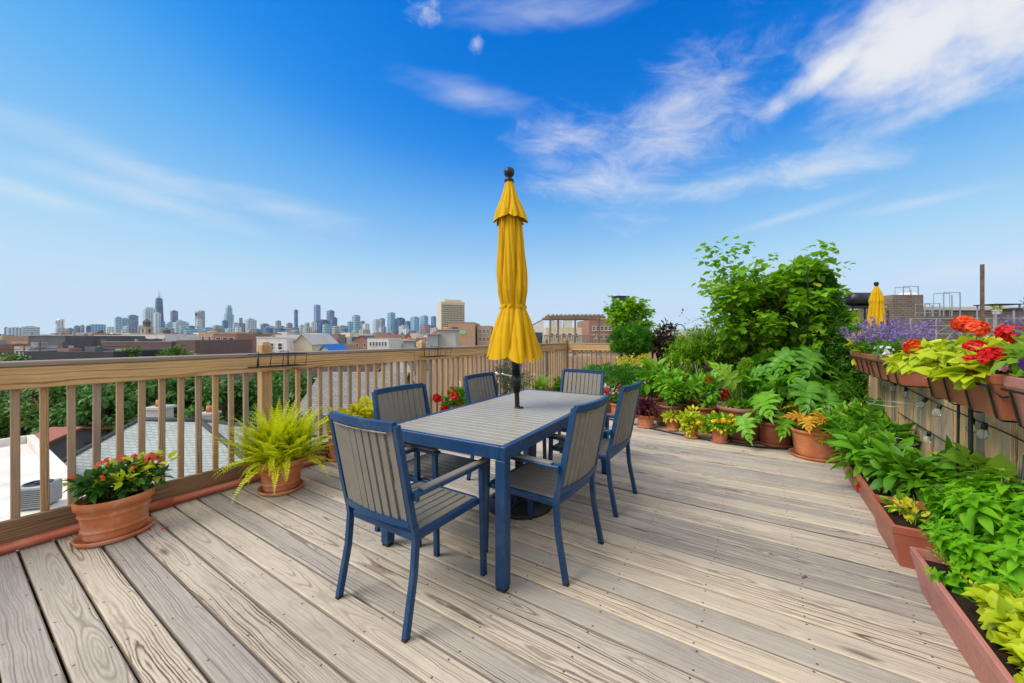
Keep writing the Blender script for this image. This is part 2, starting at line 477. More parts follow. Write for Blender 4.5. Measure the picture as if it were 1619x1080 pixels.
M['stem']=plain('green stem',(.10,.16,.03),.6)
M['tw_band']=towermat('banded tower facade','band'); M['tw_rib']=towermat('ribbed tower facade','rib'); M['tw_grid']=towermat('gridded tower facade','grid')
M['bulb']=None
def glassmat():
    m,nt=mat_new('clear bulb glass'); g=NT(nt)
    b=g.n('ShaderNodeBsdfPrincipled'); b.inputs['Base Color'].default_value=(.9,.95,.95,1); b.inputs['Roughness'].default_value=.05
    b.inputs['Transmission Weight'].default_value=.85; b.inputs['IOR'].default_value=1.3
    g.out(b.outputs[0]); return m
M['bulb']=glassmat()
M['teal']=plain('teal socket plastic',(.02,.3,.32),.4)
LM={}
def LF(k,*a,**kw): LM[k]=leafmat('leaf '+k,*a,**kw)
LF('fern lime',(.42,.50,.006),(.66,.72,.014),.5,.35)
LF('chartreuse',(.36,.47,.008),(.60,.68,.02),.5,.35,(.24,.36,.01))
LF('yellow green',(.45,.43,.012),(.74,.66,.03),.5,.35)
LF('green',(.045,.18,.006),(.17,.41,.016),.45,.3,(.34,.36,.03),.3)
LF('bright green',(.075,.26,.008),(.22,.50,.022),.48,.35,(.42,.46,.03),.3)
LF('philo',(.045,.18,.006),(.12,.33,.014),.42,.3)
LF('philo bright',(.10,.29,.010),(.20,.46,.022),.42,.3)
LF('basil',(.085,.29,.004),(.22,.52,.010),.55,.35,None,.2)
LF('light green',(.15,.33,.016),(.32,.54,.04),.45,.4)
LF('dark green',(.018,.085,.006),(.06,.18,.012),.5,.2)
LF('conifer',(.022,.11,.004),(.09,.25,.012),.6,.15)
LF('pine',(.026,.14,.005),(.10,.32,.014),.55,.2)
LF('tree lime',(.08,.24,.006),(.25,.48,.014),.5,.4,(.45,.50,.03),.3)
LF('olive',(.08,.12,.025),(.17,.22,.055),.5,.3)
LF('grey green',(.09,.13,.065),(.2,.24,.13),.6,.25)
LF('burgundy',(.035,.007,.014),(.15,.022,.045),.35,.2,(.25,.06,.09))
LF('dark bronze',(.025,.018,.014),(.07,.045,.03),.45,.2)
LF('orange',(.5,.2,.015),(.65,.42,.03),.5,.3)
LF('ixora',(.02,.10,.012),(.07,.22,.02),.3,.25,(.34,.38,.03))
LF('red',(.55,.008,.008),(.75,.02,.015),.5,.3)
LF('coral',(.6,.07,.04),(.75,.2,.1),.5,.3)
LF('orange red',(.72,.05,.008),(.85,.12,.02),.5,.3)
LF('purple',(.13,.09,.25),(.33,.25,.50),.6,.25,(.16,.13,.14))
LF('violet',(.08,.015,.20),(.2,.05,.42),.6,.25)
LF('yellow bloom',(.75,.42,.01),(.85,.6,.02),.5,.3)
LF('pink',(.6,.2,.35),(.75,.4,.5),.5,.3)
LF('white bloom',(.6,.6,.62),(.75,.75,.72),.5,.3)
LF('far leaf',(.025,.10,.01),(.075,.20,.018),.6,.2)
LF('far leaf light',(.05,.13,.015),(.12,.24,.03),.6,.2)

# ================================================================ the deck, railings, fence
EDGE_X, FAR_Y, FENCE_X = -3.84, 8.33, 1.15
RAIL_Z = 1.145
deck=MB(); y=-1.3115; PITCH=.1455; i=0
while y < FAR_Y+.1:
    yy = y+.289-.289
    w=.1325
    dz=random.uniform(-.0012,.0012)
    gap = .014 if abs(yy-3.20)<.08 else 0
    x0=-3.90+random.uniform(-.003,.003); x1=1.28
    Mx=Matrix.Translation((0,yy+w/2+gap*.5,dz-.019))
    deck.box(((x0+x1)/2,0,0),(x1-x0,w-gap,.038),Mx,.006,((x0+x1)/2,0))
    y+=PITCH; i+=1
struct(deck.build('deck',M['deck']))
j=MB()
for x in np.arange(-3.8,1.3,.41): j.box((x,3.5,-.14),(.045,9.9,.19))
j.box((-3.888,3.5,-.15),(.022,9.9,.21)); j.box((1.262,3.5,-.15),(.03,9.9,.21))
struct(j.build('deck_joists',M['toe']))
b=MB(); b.box((-1.2,2.3,-6.3),(5.0,12.4,12.0)); struct(b.build('building_below',M['tanbrick']))

def post_mb(x,y,h=1.235,s=.092):
    m=MB(); m.box((0,0,h/2-.15),(s,s,h+.3-.03),None,.004)
    q=s/2; V=[(-q,-q,h-.03),(q,-q,h-.03),(q,q,h-.03),(-q,q,h-.03)]
    for f in (.82,.55):
        pass
    V+= [(-q*.55,-q*.55,h+.012),(q*.55,-q*.55,h+.012),(q*.55,q*.55,h+.012),(-q*.55,q*.55,h+.012)]
    m.add(V,[(0,1,5,4),(1,2,6,5),(2,3,7,6),(3,0,4,7),(4,5,6,7),(0,3,2,1)],None,False,None,True)
    return m
def railing(name,label,x0,x1,y0,y1,posts,skip_end=False):
    "straight run of railing, along y when x0==x1 else along x"
    t=thing(name,label,'railing',((x0+x1)/2,(y0+y1)/2,0))
    along_y = abs(x1-x0)<1e-6
    L=(y1-y0) if along_y else (x1-x0)
    rot=0 if along_y else -PI/2        # build along +y
    def part(nm,mb,mat): return mb.build(nm,mat,t,(0,0,0),rot)
    m=MB(); n=max(1,round(L/3.9)); cuts=np.linspace(-L/2,L/2,n+1)
    for a,b_ in zip(cuts[:-1],cuts[1:]): m.box((-.03,(a+b_)/2,RAIL_Z-.016),(.148,b_-a-.003,.032),None,.006,(random.random()*9,0))
    part('cap_rail',m,M['cap'])
    m=MB()
    for a,b_ in zip(cuts[:-1],cuts[1:]): m.box((0.018,(a+b_)/2,RAIL_Z-.034-.068),(.038,b_-a-.003,.136),None,.005,(random.random()*9,0))
    part('rail_board',m,M['rail'])
    m=MB()
    for a,b_ in zip(cuts[:-1],cuts[1:]): m.box((0.018,(a+b_)/2,.112),(.038,b_-a-.003,.135),None,.005,(random.random()*9,0))
    part('toe_board',m,M['toe'])
    bm=MB(); bm.box((0,0,0),(.037,.037,1.0),None,.004)
    first=None
    pl=[p-((y0+y1)/2 if along_y else (x0+x1)/2) for p in posts]
    k=-L/2+.09
    while k < L/2-.04:
        if all(abs(k-p)>.075 for p in pl):
            if first is None: o=first=part('baluster',bm,M['baluster'])
            else:
                o=first.copy(); COL.objects.link(o); o.parent=t
            lx,ly=(-.0205,k) if along_y else (k,.0205)
            o.location=(lx,ly,.53); o.rotation_euler=(random.uniform(-.006,.006),random.uniform(-.006,.006),rot+random.choice((0,PI)))
        k+=.1145
    for p in pl:
        lx,ly=(-.047,p) if along_y else (p,.047)
        pm=post_mb(0,0); o=pm.build('post',M['baluster'],t,(lx,ly,0),0)
    return t
y_posts=[-.27,1.706,3.69,5.67,7.3]
railing('deck_railing','long golden wood railing with balusters along the left edge of the deck',EDGE_X,EDGE_X,-1.3,FAR_Y-.06,y_posts)
railing('deck_railing','short railing behind the pompom pine at the far end of the deck',EDGE_X+.06,1.1,FAR_Y,FAR_Y,[-2.1,-.4])
# corner post
t=post_mb(0,0,1.22,.12).build('railing_post',M['toe'],None,(EDGE_X-.05,FAR_Y+.03,0)); tag(t,'dark corner post where the two deck railings meet','post')

# reddish pipe lying along the toe board, in sleeved lengths
t=thing('drain_pipe','reddish painted pipe lying on the deck along the railing foot','pipe',(EDGE_X+.075,1.5,.033))
m=MB(); m.tube([(0,-2.8,0),(0,6.6,0)],.030,14); m.build('pipe',M['copper'],t)
for yy in (-.6,.74,2.25,4.6):
    yy-=1.5
    m=MB(); m.tube([(0,yy,0),(0,yy+.26,0)],.0345,14); m.build('sleeve',M['copper'],t)
    m=MB(); m.tube([(0,yy-.03,0),(0,yy-.002,0)],.0352,14); m.build('clamp',M['black'],t)

# fence of upright boards on the right
t=thing('privacy_fence','weathered upright board fence behind the hanging planters on the right','fence',(FENCE_X,3.3,0))
m=MB(); yy=-4.4
while yy < 4.5:
    w=random.choice((.09,.09,.14,.14,.115)); h=1.10+random.uniform(-.004,.004)
    m.box((random.uniform(-.006,.006)+.012,yy+w/2,h/2+.01),(.019,w-.0025,h),None,.003,(random.random()*9,random.uniform(-.05,.05)))
    yy+=w
m.build('fence_boards',M['fence'],t)
m=MB(); m.box((0.01,.05,RAIL_Z-.014),(.12,8.9,.03),None,.004); m.build('cap_rail',M['cap'],t)
m=MB(); m.box((.062,.05,.35),(.038,8.9,.09)); m.box((.062,.05,.95),(.038,8.9,.09)); m.build('stringer',M['toe'],t)

# ================================================================ table
TP=(-1.566,2.51); TR=math.radians(3.3)
t=thing('dining_table','rectangular blue framed patio table with taupe slatted top','table',(TP[0],TP[1],0),TR)
LX,LY,TZ=.90,1.94,.74
m=MB()
fw=.034
m.box((-LX/2+fw/2,0,TZ-.035),(fw,LY,.07),None,.003); m.box((LX/2-fw/2,0,TZ-.035),(fw,LY,.07),None,.003)
m.box((0,-LY/2+fw/2,TZ-.035),(LX-2*fw,fw,.07),None,.003); m.box((0,LY/2-fw/2,TZ-.035),(LX-2*fw,fw,.07),None,.003)
m.box((0,-.3,TZ-.05),(LX-2*fw,.03,.03)); m.box((0,.3,TZ-.05),(LX-2*fw,.03,.03))
m.build('table_frame',M['blue'],t)
m=MB(); n=30; d=(LY-2*fw-.004)/n
for k in range(n):
    yy=-LY/2+fw+.002+d*(k+.5)
    if abs(yy)<.03:                           # slats cut round the parasol hole
        for sx in (-1,1): m.box((sx*(LX/2-fw+.028)/2,yy,TZ-.011),(LX/2-fw-.03,d-.0065,.018),None,.002)
    else: m.box((0,yy,TZ-.011),(LX-2*fw-.004,d-.0065,.018),None,.002)
m.build('tabletop',M['slat_top'],t)
m=MB(); m.lathe([(.031,-.012),(.036,-.012),(.036,.006),(.024,.008),(.024,-.012)],20,Matrix.Translation((0,0,TZ))); m.build('hole_ring',M['black'],t)
for sx in (-1,1):
    for sy in (-1,1):
        m=MB(); m.box((sx*(LX/2-.031),sy*(LY/2-.031),(TZ-.07)/2+.008),(.060,.060,TZ-.07-.018),None,.004)
        o=m.build('leg',M['blue'],t)
        f=MB(); f.box((sx*(LX/2-.031),sy*(LY/2-.031),.006),(.053,.053,.012),None,.003); f.build('foot_cap',M['rubber'],o)
# ================================================================ chairs
CW=.0245
def chair_proto(label):
    t=thing('patio_chair',label,'chair',(0,0,0),0,'chairs around the patio table')
    def arc(x): return -.028*(1-(x/.235)**2)
    bl=[(0,-.275,.012),(0,-.215,.36),(0,-.205,.46)]
    for sx in (-1,1):
        X=.238*sx
        m=MB(); m.bar([(X+.004*sx,-.272,.012),(X,-.225,.25),(X,-.212,.40),(X,-.222,.47)],CW,CW*1.15); o=m.build('leg',M['blue'],t)
        f=MB(); f.box((X+.004*sx,-.273,.006),(.026,.032,.012),None,.003); f.build('foot_cap',M['rubber'],o)
        m=MB(); m.bar([(X+.014*sx,.262,.012),(X+.012*sx,.252,.40),(X+.012*sx,.245,.605)],CW,CW*1.15); o=m.build('leg',M['blue'],t)
        f=MB(); f.box((X+.014*sx,.262,.006),(.026,.032,.012),None,.003); f.build('foot_cap',M['rubber'],o)
        m=MB(); m.box((X+.016*sx,.018,.612),(.046,.52,.018),None,.004); m.box((X+.016*sx,-.235,.605),(.05,.02,.035),None,.003)
        o=m.build('armrest',M['blue'],t)
        q=MB(); q.box((X+.016*sx,.03,.627),(.040,.46,.012),None,.004); q.build('arm_pad',M['slat'],o)
    m=MB()
    for sx in (-1,1): m.box((sx*.225,.02,.405),(.026,.45,.032),None,.003)
    m.box((0,.244,.405),(.424,.026,.032),None,.003); m.box((0,-.204,.405),(.424,.026,.032),None,.003)
    m.build('seat_frame',M['blue'],t)
    m=MB(); n=8; w=.422/n
    for k in range(n): m.box((-.211+w*(k+.5),.02,.417),(w-.008,.418,.014),None,.003)
    m.build('seat',M['slat'],t)
    # backrest leans: from z=.45 (y=-.222) to z=.92 (y=-.315)
    def by(z): return -.222-(z-.45)*.2
    m=MB()
    for sx in (-1,1): m.bar([(sx*.236,by(.46),.46),(sx*.236,by(.7),.7),(sx*.232,by(.925),.925)],CW,CW*1.15)
    for z,th in ((.920,.036),(.475,.028)):
        m.bar([(x,by(z)+arc(x),z) for x in np.linspace(-.222,.222,11)],.026,th,ref=(0,1,0))
    m.build('back_frame',M['blue'],t)
    m=MB(); n=9; w=.436/n
    for k in range(n):
        x=-.218+w*(k+.5)
        m.bar([(x,by(z)+arc(x)+.004,z) for z in (.488,.70,.901)],w-.009,.013,ref=(1,0,0))
    m.build('backrest',M['slat'],t)
    m=MB(); 
    m.bar([(x,by(.893)+arc(x)-.012,.893) for x in np.linspace(-.19,.19,9)],.006,.006,ref=(0,1,0)); m.build('trim_strip',M['silver'],t)
    return t
C0=chair_proto('blue patio chair with its slatted back toward the camera at the table head')
def put(o,x,y,deg): o.location=(x,y,0); o.rotation_euler=(0,0,math.radians(deg))
put(C0,-1.50,1.375,0)
for x,y,deg,lab in ((-1.86,1.87,-88,'patio chair tucked under the table on the railing side, next to yellow foliage'),
                    (-1.93,2.90,-87,'patio chair tucked under the table on the railing side, beyond the red flowers'),
                    (-1.60,3.53,177,'patio chair at the far head of the table facing the camera'),
                    (-1.10,2.055,88,'patio chair pulled out on the planter side beside the near table leg'),
                    (-1.12,2.93,89,'patio chair on the planter side, nearest the burgundy potted plant')):
    dup(C0,(x,y,0),math.radians(deg),lab)

# ================================================================ parasol
UP=cam2deck(.042,2.949,0); 
t=thing('patio_umbrella','tall closed yellow parasol standing through the patio table','umbrella',(UP.x,UP.y,0))
tilt=cam2deck(-.036,0.0,0)   # lean per metre above the table
def ax(z): return Vector((tilt.x*max(0,z-.74), tilt.y*max(0,z-.74), z))
m=MB(); m.tube([ax(.10),ax(.74),ax(1.5),ax(2.52)],.019,16); m.build('pole',M['black'],t)
m=MB(); m.tube([ax(.86),ax(.9),ax(.9),ax(1.00),ax(1.0),ax(1.09),ax(1.13)],[.024,.030,.033,.036,.034,.031,.024],16); hs=m.build('crank_housing',M['black'],t)
dl=cam2deck(-1,-.25,0).normalized(); p0=ax(.995)
m=MB(); m.tube([p0,p0+dl*.05,p0+dl*.06+Vector((0,0,.004)),p0+dl*.125+Vector((0,0,.018))],[.010,.010,.008,.007],10)
m.tube([p0+dl*.125+Vector((0,0,.018)),p0+dl*.165+Vector((0,0,.02))],.013,10); m.build('crank_handle',M['silver'],hs)
def cloth(prof,nang,amp,fold,tw,hem,rows=46,seed=1):
    rn=random.Random(seed); ph=[rn.uniform(0,6.28) for _ in range(6)]
    zs=np.linspace(prof[0][0],prof[-1][0],rows)
    Rr=np.interp(-zs,[-p[0] for p in prof],[p[1] for p in prof]); Am=np.interp(-zs,[-p[0] for p in prof],[p[2] for p in prof])
    m=MB(); V=[]; Fc=[]
    for i,z in enumerate(zs):
        c=ax(z); u=i/(rows-1)
        for k in range(nang):
            a=2*PI*k/nang
            s1=abs(math.sin(fold*.5*(a+tw*u)+.75*math.sin(a*2+ph[0]+u*1.5)+.5*math.sin(3*a+ph[4]+u)))**.55
            s2=abs(math.sin(fold*1.0*(a-.35*tw*u)+ph[1]+.5*math.sin(a+ph[5])))**.7
            r=Rr[i]*(1+Am[i]*((s1-.75)*1.25+(s2-.7)*.38)+.05*math.cos(a+ph[2])+.03*math.sin(2*a+3*u+ph[3])+.012*math.sin(17*a+11*u+ph[0]))
            hz=hem*((s1-.7)+.3*math.sin(2*a+ph[2]))*u**6
            V.append((c.x+r*math.cos(a),c.y+r*math.sin(a),c.z+hz))
    for i in range(rows-1):
        for k in range(nang):
            k2=(k+1)%nang; Fc.append(((i+1)*nang+k,(i+1)*nang+k2,i*nang+k2,i*nang+k))
    m.add(V,Fc,None,True); return m
m=cloth([(2.30,.05,.1),(2.22,.085,.22),(2.0,.098,.26),(1.8,.113,.28),(1.65,.112,.28),(1.56,.097,.22),(1.533,.092,.18),(1.50,.104,.2),(1.42,.135,.22),(1.30,.168,.24),(1.13,.212,.2)],240,1,10,.8,-.045,80,6)
cp=m.build('canopy',M['yellow'],t)
m=cloth([(2.53,.026,.05),(2.46,.042,.12),(2.36,.072,.2),(2.27,.105,.24),(2.205,.125,.26)],200,1,7,.25,-.035,30,8)
m.build('vent',M['yellow'],cp)
m=cloth([(1.548,.098,.16),(1.533,.100,.18),(1.520,.099,.18)],128,1,8,.0,0,4,3); m.build('tie_strap',M['yellow'],cp)
m=MB(); zt=2.525; c=ax(zt)
m.lathe([(1e-4,-.02),(.038,-.018),(.036,.004),(.020,.012),(.020,.024),(.034,.034),(.043,.056),(.040,.078),(.026,.094),(1e-4,.1)],20,Matrix.Translation(c)); m.build('finial',M['black'],t)
t=thing('umbrella_stand','round dark cast iron parasol base on the deck under the table','umbrella base',(UP.x+.03,UP.y-.02,0))
m=MB(); m.lathe([(1e-4,.0),(.25,.0),(.262,.012),(.255,.028),(.225,.038),(.215,.052),(.16,.066),(.12,.078),(.055,.1),(.04,.14),(1e-4,.14)],40); m.build('base_plate',M['iron'],t)
m=MB()
for k in range(10):
    a=2*PI*k/10; m.tube([(.09*math.cos(a),.09*math.sin(a),.085),(.15*math.cos(a+.12),.15*math.sin(a+.12),.078),(.21*math.cos(a-.05),.21*math.sin(a-.05),.055)],[.012,.018,.010],6)
m.build('relief',M['iron'],t)
m=MB(); m.lathe([(.030,.13),(.032,.30),(.034,.30),(.034,.33),(.021,.33),(.021,.13)],18); m.build('socket',M['iron'],t)
m=MB(); m.tube([(.02,0,.25),(.085,0,.25)],.007,8); m.ball((.09,0,.25),.016); m.build('knob',M['iron'],t)

# wire holders hooked over the rail at two posts
def holder(y,label):
    t=thing('wire_planter_holder',label,'planter holder',(EDGE_X+.04,y,RAIL_Z),0,'empty wire holders on the railing'); m=MB()
    r=.0042; L=.42; zt=-.01; zb=-.12
    for z,d in ((-.005,.19),(zb,.15)):
        m.tube([(0.004,-L/2,z),(d,-L/2,z),(d,L/2,z),(0.004,L/2,z),(0.004,-L/2,z)],r,6)
    for k in range(5):
        yy=-L/2+L*k/4
        m.tube([(.19,yy,-.005),(.17,yy,zb),(.01,yy*.95,zb)],r*.9,6)
    for yy in (-.13,.13): m.tube([(-.145,yy,-.03),(-.145,yy,.012),(0.006,yy,.014),(.006,yy,zb)],r,6)
    m.build('wire_frame',M['black'],t); return t
holder(1.74,'empty black wire planter holder hooked on the rail above the lime fern')
holder(3.78,'empty black wire planter holder hooked on the rail nearer the parasol')

# hose in a shallow arc
m=MB(); pts=[G(903,640),G(947,659),G(990,669),G(1040,681),G(1100,693),G(1170,705),G(1250,711.5),G(1312,712)]
pts=[p+Vector((0,0,.012)) for p in pts]
def spline(P,n=8):
    out=[]
    for i in range(len(P)-1):
        p0,p1,p2,p3=P[max(i-1,0)],P[i],P[i+1],P[min(i+2,len(P)-1)]
        for k in range(n):
            t=k/n; out.append(.5*((2*p1)+(p2-p0)*t+(2*p0-5*p1+4*p2-p3)*t*t+(3*p1-p0-3*p2+p3)*t**3))
    return out+[P[-1]]
m.tube(spline(pts),.013,10); o=m.build('garden_hose',M['hose']); tag(o,'thin black hose curving on the deck in front of the potted plants','hose')

# ================================================================ pots and plants on the deck
def pot(t, rt, rb, h, mat, z=0.0, rim=.035, sx=1.0, sy=1.0, saucer=True, ribs=0, smat=None):
    z0=z+(.022 if saucer else 0); w=.012+.02*rt
    if saucer:
        m=MB(); rs=rb*1.28
        m.lathe([(1e-4,.001),(rs*.9,.001),(rs*.97,.008),(rs*1.03,.034),(rs*1.0,.036),(rs*.93,.014),(1e-4,.012)],36,Matrix.Translation((0,0,z)),sx,sy)
        m.build('saucer',smat or mat,t)
    prof=[(1e-4,0),(rb*.97,0),(rb,.006)]
    for k in range(1,13):
        u=k/13; r=rb+(rt*.93-rb)*u; zz=h*u
        if ribs and k in (3,8): prof += [(r,zz-.008),(r+.007,zz-.002),(r+.007,zz+.006),(r,zz+.012)]
        elif zz < h-rim-.02: prof.append((r,zz))
    prof += [(rt*.93,h-rim-.004),(rt*.985,h-rim),(rt,h-rim*.6),(rt,h-.008),(rt-.006,h),(rt-w,h-.003),(rt-w*1.2,h-.03),(rt*.86,h-.035)]
    m=MB(); m.lathe(prof,40,Matrix.Translation((0,0,z0)),sx,sy); p=m.build('pot',mat,t)
    m=MB(); m.lathe([(rt*.9,h-.04),(rt*.5,h-.028),(1e-4,h-.022)],28,Matrix.Translation((0,0,z0)),sx,sy); m.build('soil',M['soil'],p)
    return z0+h-.03
def stems(t, pts, r=.004, mat='stem', name='stem'):
    m=MB()
    for P in pts: m.tube(P,[r*(1-.5*i/(len(P)-1)) for i in range(len(P))],5,cap=False)
    return m.build(name,M[mat],t)
def base_stems(t, z, cs, r=.004, spread=.04, mat='stem'):
    P=[]
    for c in cs:
        b=Vector((random.uniform(-spread,spread),random.uniform(-spread,spread),z-.02)); c=Vector(c)
        mid=b.lerp(c,.5)+Vector((random.uniform(-.02,.02),random.uniform(-.02,.02),.03)); P.append([b,mid,c])
    return stems(t,P,r,mat)
def foliage(t, mat, tmpl, c, rad, N, size, name='foliage', z=None, srad=.004, smat='stem', **kw):
    nm=NM(); cs=blob(nm,c,rad,N,size,tmpl,**kw)
    o=nm.build(name,LM[mat],t)
    if z is not None: base_stems(t,z,cs,srad,min(rad)*.25,smat)
    return cs
def blooms(t, mat, pts, size, n=4, name='flower', spread=.025, tmpl=FL5, up=.6):
    for p in pts:
        nm=NM(); p=np.array(p,float)
        d=rdir(n,up); nm.scatter(tmpl,p+d*spread,d,rdir(n,.3),size*RNG.uniform(.8,1.2,n)); nm.build(name,LM[mat],t)
def topts(c, rad, n, minup=0.1):
    out=[]
    for _ in range(n):
        d=rdir(1)[0]; d[2]=abs(d[2])+minup; d/=np.linalg.norm(d); out.append(np.array(c)+d*np.array(rad)*1.02)
    return out
def fern(t, z, N, L, mat, el=(25,85), wid=.16, droop=1.0, np_=22, name='fronds', sp=.05):
    nm=NM()
    for k in range(N):
        a=RNG.uniform(0,2*PI); e0=math.radians(RNG.uniform(*el)); l=L*RNG.uniform(.6,1.1)
        b=np.array([RNG.uniform(-sp,sp),RNG.uniform(-sp,sp),z]); dirh=np.array([math.cos(a),math.sin(a),0])
        side=np.array([-math.sin(a),math.cos(a),0]); bend=RNG.uniform(.5,1.3)*droop; sw=RNG.uniform(-.25,.25)
        P=[b]; e=e0; ds=l/np_
        for i in range(np_):
            e-=bend*1.9*ds/l*(.4+i/np_); 
            P.append(P[-1]+ds*(math.cos(e)*(dirh+side*sw*i/np_)+np.array([0,0,math.sin(e)])))
        P=np.array(P); T=np.gradient(P,axis=0); T/=np.linalg.norm(T,axis=1,keepdims=True)
        pos=[];xd=[];up=[];sc=[]
        for i in range(2,np_+1):
            u=i/np_; w=l*wid*(.35+.65*math.sin(PI*min(1,u*.9+.12))**.8)*(1.02-u*.55)
            upn=np.cross(T[i],side); upn=upn if upn[2]>0 else -upn
            for sg in (-1,1):
                pos.append(P[i]); xd.append(side*sg+T[i]*.45+upn*RNG.uniform(.05,.5)); up.append(upn); sc.append(w*.62*RNG.uniform(.85,1.1))
        nm.scatter(L_PIN,np.array(pos),np.array(xd),np.array(up),np.array(sc))
        r=[]; 
        V=[];Fq=[]
        for i in range(np_+1):
            q=.003*(1-i/np_)+.001; V += [P[i]-side*q,P[i]+side*q]
        for i in range(np_): Fq.append((2*i,2*i+1,2*i+3,2*i+2))
        nm.raw(V,Fq)
    return nm.build(name,LM[mat],t)
L_PIN=leaf(.62,2,.12,.12,.6,.5)
def potted(name, label, p, rt, rb, h, mat, cat='potted plant', group=None, rotz=0, **kw):
    t=thing(name,label,cat,(p.x,p.y,0),rotz,group)
    return t, pot(t,rt,rb,h,M[mat],**kw)

# --- along the left railing
p=G(183,846)
t,z=potted('potted_ixora','ribbed oval terracotta pot of glossy plant with coral flower heads, nearest the camera',p,.19,.145,.25,'terra',sx=.8,sy=1.0,ribs=2,rim=.05)
cs=foliage(t,'ixora',leaf(.5,4,.15,.25),(.0,.03,z+.13),(.19,.24,.13),620,.062,z=z,K=14,sub=.35,smat='bark')
foliage(t,'chartreuse',leaf(.45,4,.15,.2),(.0,.05,z+.18),(.2,.26,.10),110,.062,name='young_leaves',K=9,sub=.25)
for q in topts((0,.02,z+.13),(.17,.22,.13),5,.6): blooms(t,'coral',[q],.011,26,'flower_head',.028)
for q in topts((0,.02,z+.13),(.18,.22,.14),5,.1): blooms(t,'orange red',[q],.008,8,'flower_head',.014)
p=G(445,774)
t,z=potted('potted_fern','lime green sword fern spilling from a round terracotta pot by the railing',p,.185,.13,.25,'terra',ribs=1,rim=.045)
fern(t,z,300,.50,'fern lime',(40,89),.165,.42,30,sp=.12); fern(t,z,90,.46,'fern lime',(12,40),.165,.7,28,name='lower_fronds',sp=.11)
fern(t,z,8,.60,'fern lime',(74,90),.10,.35,30,name='upright_fronds',sp=.1)
def R2(px,Y): return R(px,Y)
p=R(590,3.95); t,z=potted('potted_coleus','yellow coleus behind the near railing-side chair',p,.15,.11,.30,'terra')
foliage(t,'yellow green',L_WIDE,(0,0,z+.19),(.17,.27,.17),480,.07,z=z,K=14,sub=.35)
foliage(t,'chartreuse',L_WIDE,(0,0,z+.06),(.18,.25,.10),130,.07,name='lower_leaves',K=8)
p=R(538,4.0); t,z=potted('potted_coleus','small yellow clump of coleus peeking above the blue chair back',p,.13,.10,.3,'terra')
foliage(t,'yellow green',L_WIDE,(0,0,z+.13),(.12,.17,.13),170,.06,z=z,K=9,sub=.35)
p=R(723,5.35); t,z=potted('potted_geranium','bright red flowers with green leaves between two chairs on the railing side',p,.14,.11,.22,'terra_dk')
foliage(t,'green',L_OVAL,(0,0,z+.17),(.23,.3,.22),330,.08,z=z,K=12,sub=.35)
for q in ((-.15,-.25,.23),(0,-.26,.09),(.12,-.2,.27),(.1,-.06,.12),(-.1,0,.3),(.05,.18,.32),(-.05,.24,.25),(.18,.1,.2),(.22,-.25,.05),(.2,.2,.1)):
    blooms(t,'red',[(q[0],q[1],z+q[2])],.05,7,'flower_head',.035)
p=R(812,6.5); t,z=potted('flowering_shrub','grey green shrub dotted with small pink flowers behind the parasol pole',p,.2,.15,.28,'terra_dk',cat='shrub')
foliage(t,'grey green',L_NARROW,(0,0,z+.33),(.36,.44,.36),1100,.075,z=z,K=18,sub=.3)
blooms(t,'pink',topts((0,0,z+.33),(.36,.44,.38),16,.1),.030,1)
p=R(853,7.1); t,z=potted('potted_fern','feathery light green fern just left of the far head chair',p,.15,.11,.24,'terra')
fern(t,z,55,.5,'light green',(35,88),.2,.7,16)
p=R(884,7.75)
def trough(name,label,c,Lx,Ly,h,mat='plastic',rotz=0,tap=.72,rolled=.018,soil=True,z0=0.0,group=None,cat='planter'):
    "tapered trough with a rolled rim, long side Ly"
    t=thing(name,label,cat,(c[0],c[1],z0),rotz,group)
    def ring(sx,sy,z): return [(-sx,-sy,z),(sx,-sy,z),(sx,sy,z),(-sx,sy,z)]
    a,b=Lx/2,Ly/2; ta,tb=a*tap,b-(a-a*tap)*.8
    R_=[ring(ta,tb,0),ring(a*.96,b-.006,h-.045),ring(a*.985,b-.003,h-.043),ring(a,b,h-.004),ring(a-.004,b-.004,h),ring(a-rolled,b-rolled,h),ring(a-rolled-.006,b-rolled-.006,h-.05)]
    V=[q for r in R_ for q in r]; Fc=[(3,2,1,0)]
    for i in range(len(R_)-1):
        for k in range(4):
            k2=(k+1)%4; Fc.append((i*4+k,i*4+k2,(i+1)*4+k2,(i+1)*4+k))
    m=MB(); m.add(V,Fc); o=m.build('planter_box',M[mat],t)
    if soil:
        s=MB(); n=10; g=[]
        for i in range(n+1):
            for k in range(5): g.append(((a-rolled-.004)*(k/2-1),(b-rolled-.004)*(2*i/n-1),h-.05+random.uniform(0,.014)))
        s.add(g,[(i*5+k,i*5+k+1,(i+1)*5+k+1,(i+1)*5+k) for i in range(n) for k in range(4)],None,True); s.build('soil',M['soil'],o)
    return t, h-.045
t,z=trough('planter_trough','terracotta trough of low green plants left of the far head chair',(p.x,p.y),.24,.75,.2)
foliage(t,'green',L_OVAL,(0,0,z+.12),(.16,.36,.16),420,.07,z=z,K=14,sub=.3)

# --- the plant group across the far right corner
def shrub(name,label,px,Y,zc,rad,mat,tmpl,N,size,pot_=None,cat='shrub',K=16,sub=.33,smat='bark',**kw):
    q=R(px,Y); pot_=pot_ or (.2,.15,.28,'terra_dk')
    t,z=potted(name,label,q,*pot_,cat=cat); 
    foliage(t,mat,tmpl,(0,0,zc),rad,N,size,z=z,K=K,sub=sub,srad=.008,smat=smat,**kw); return t,z
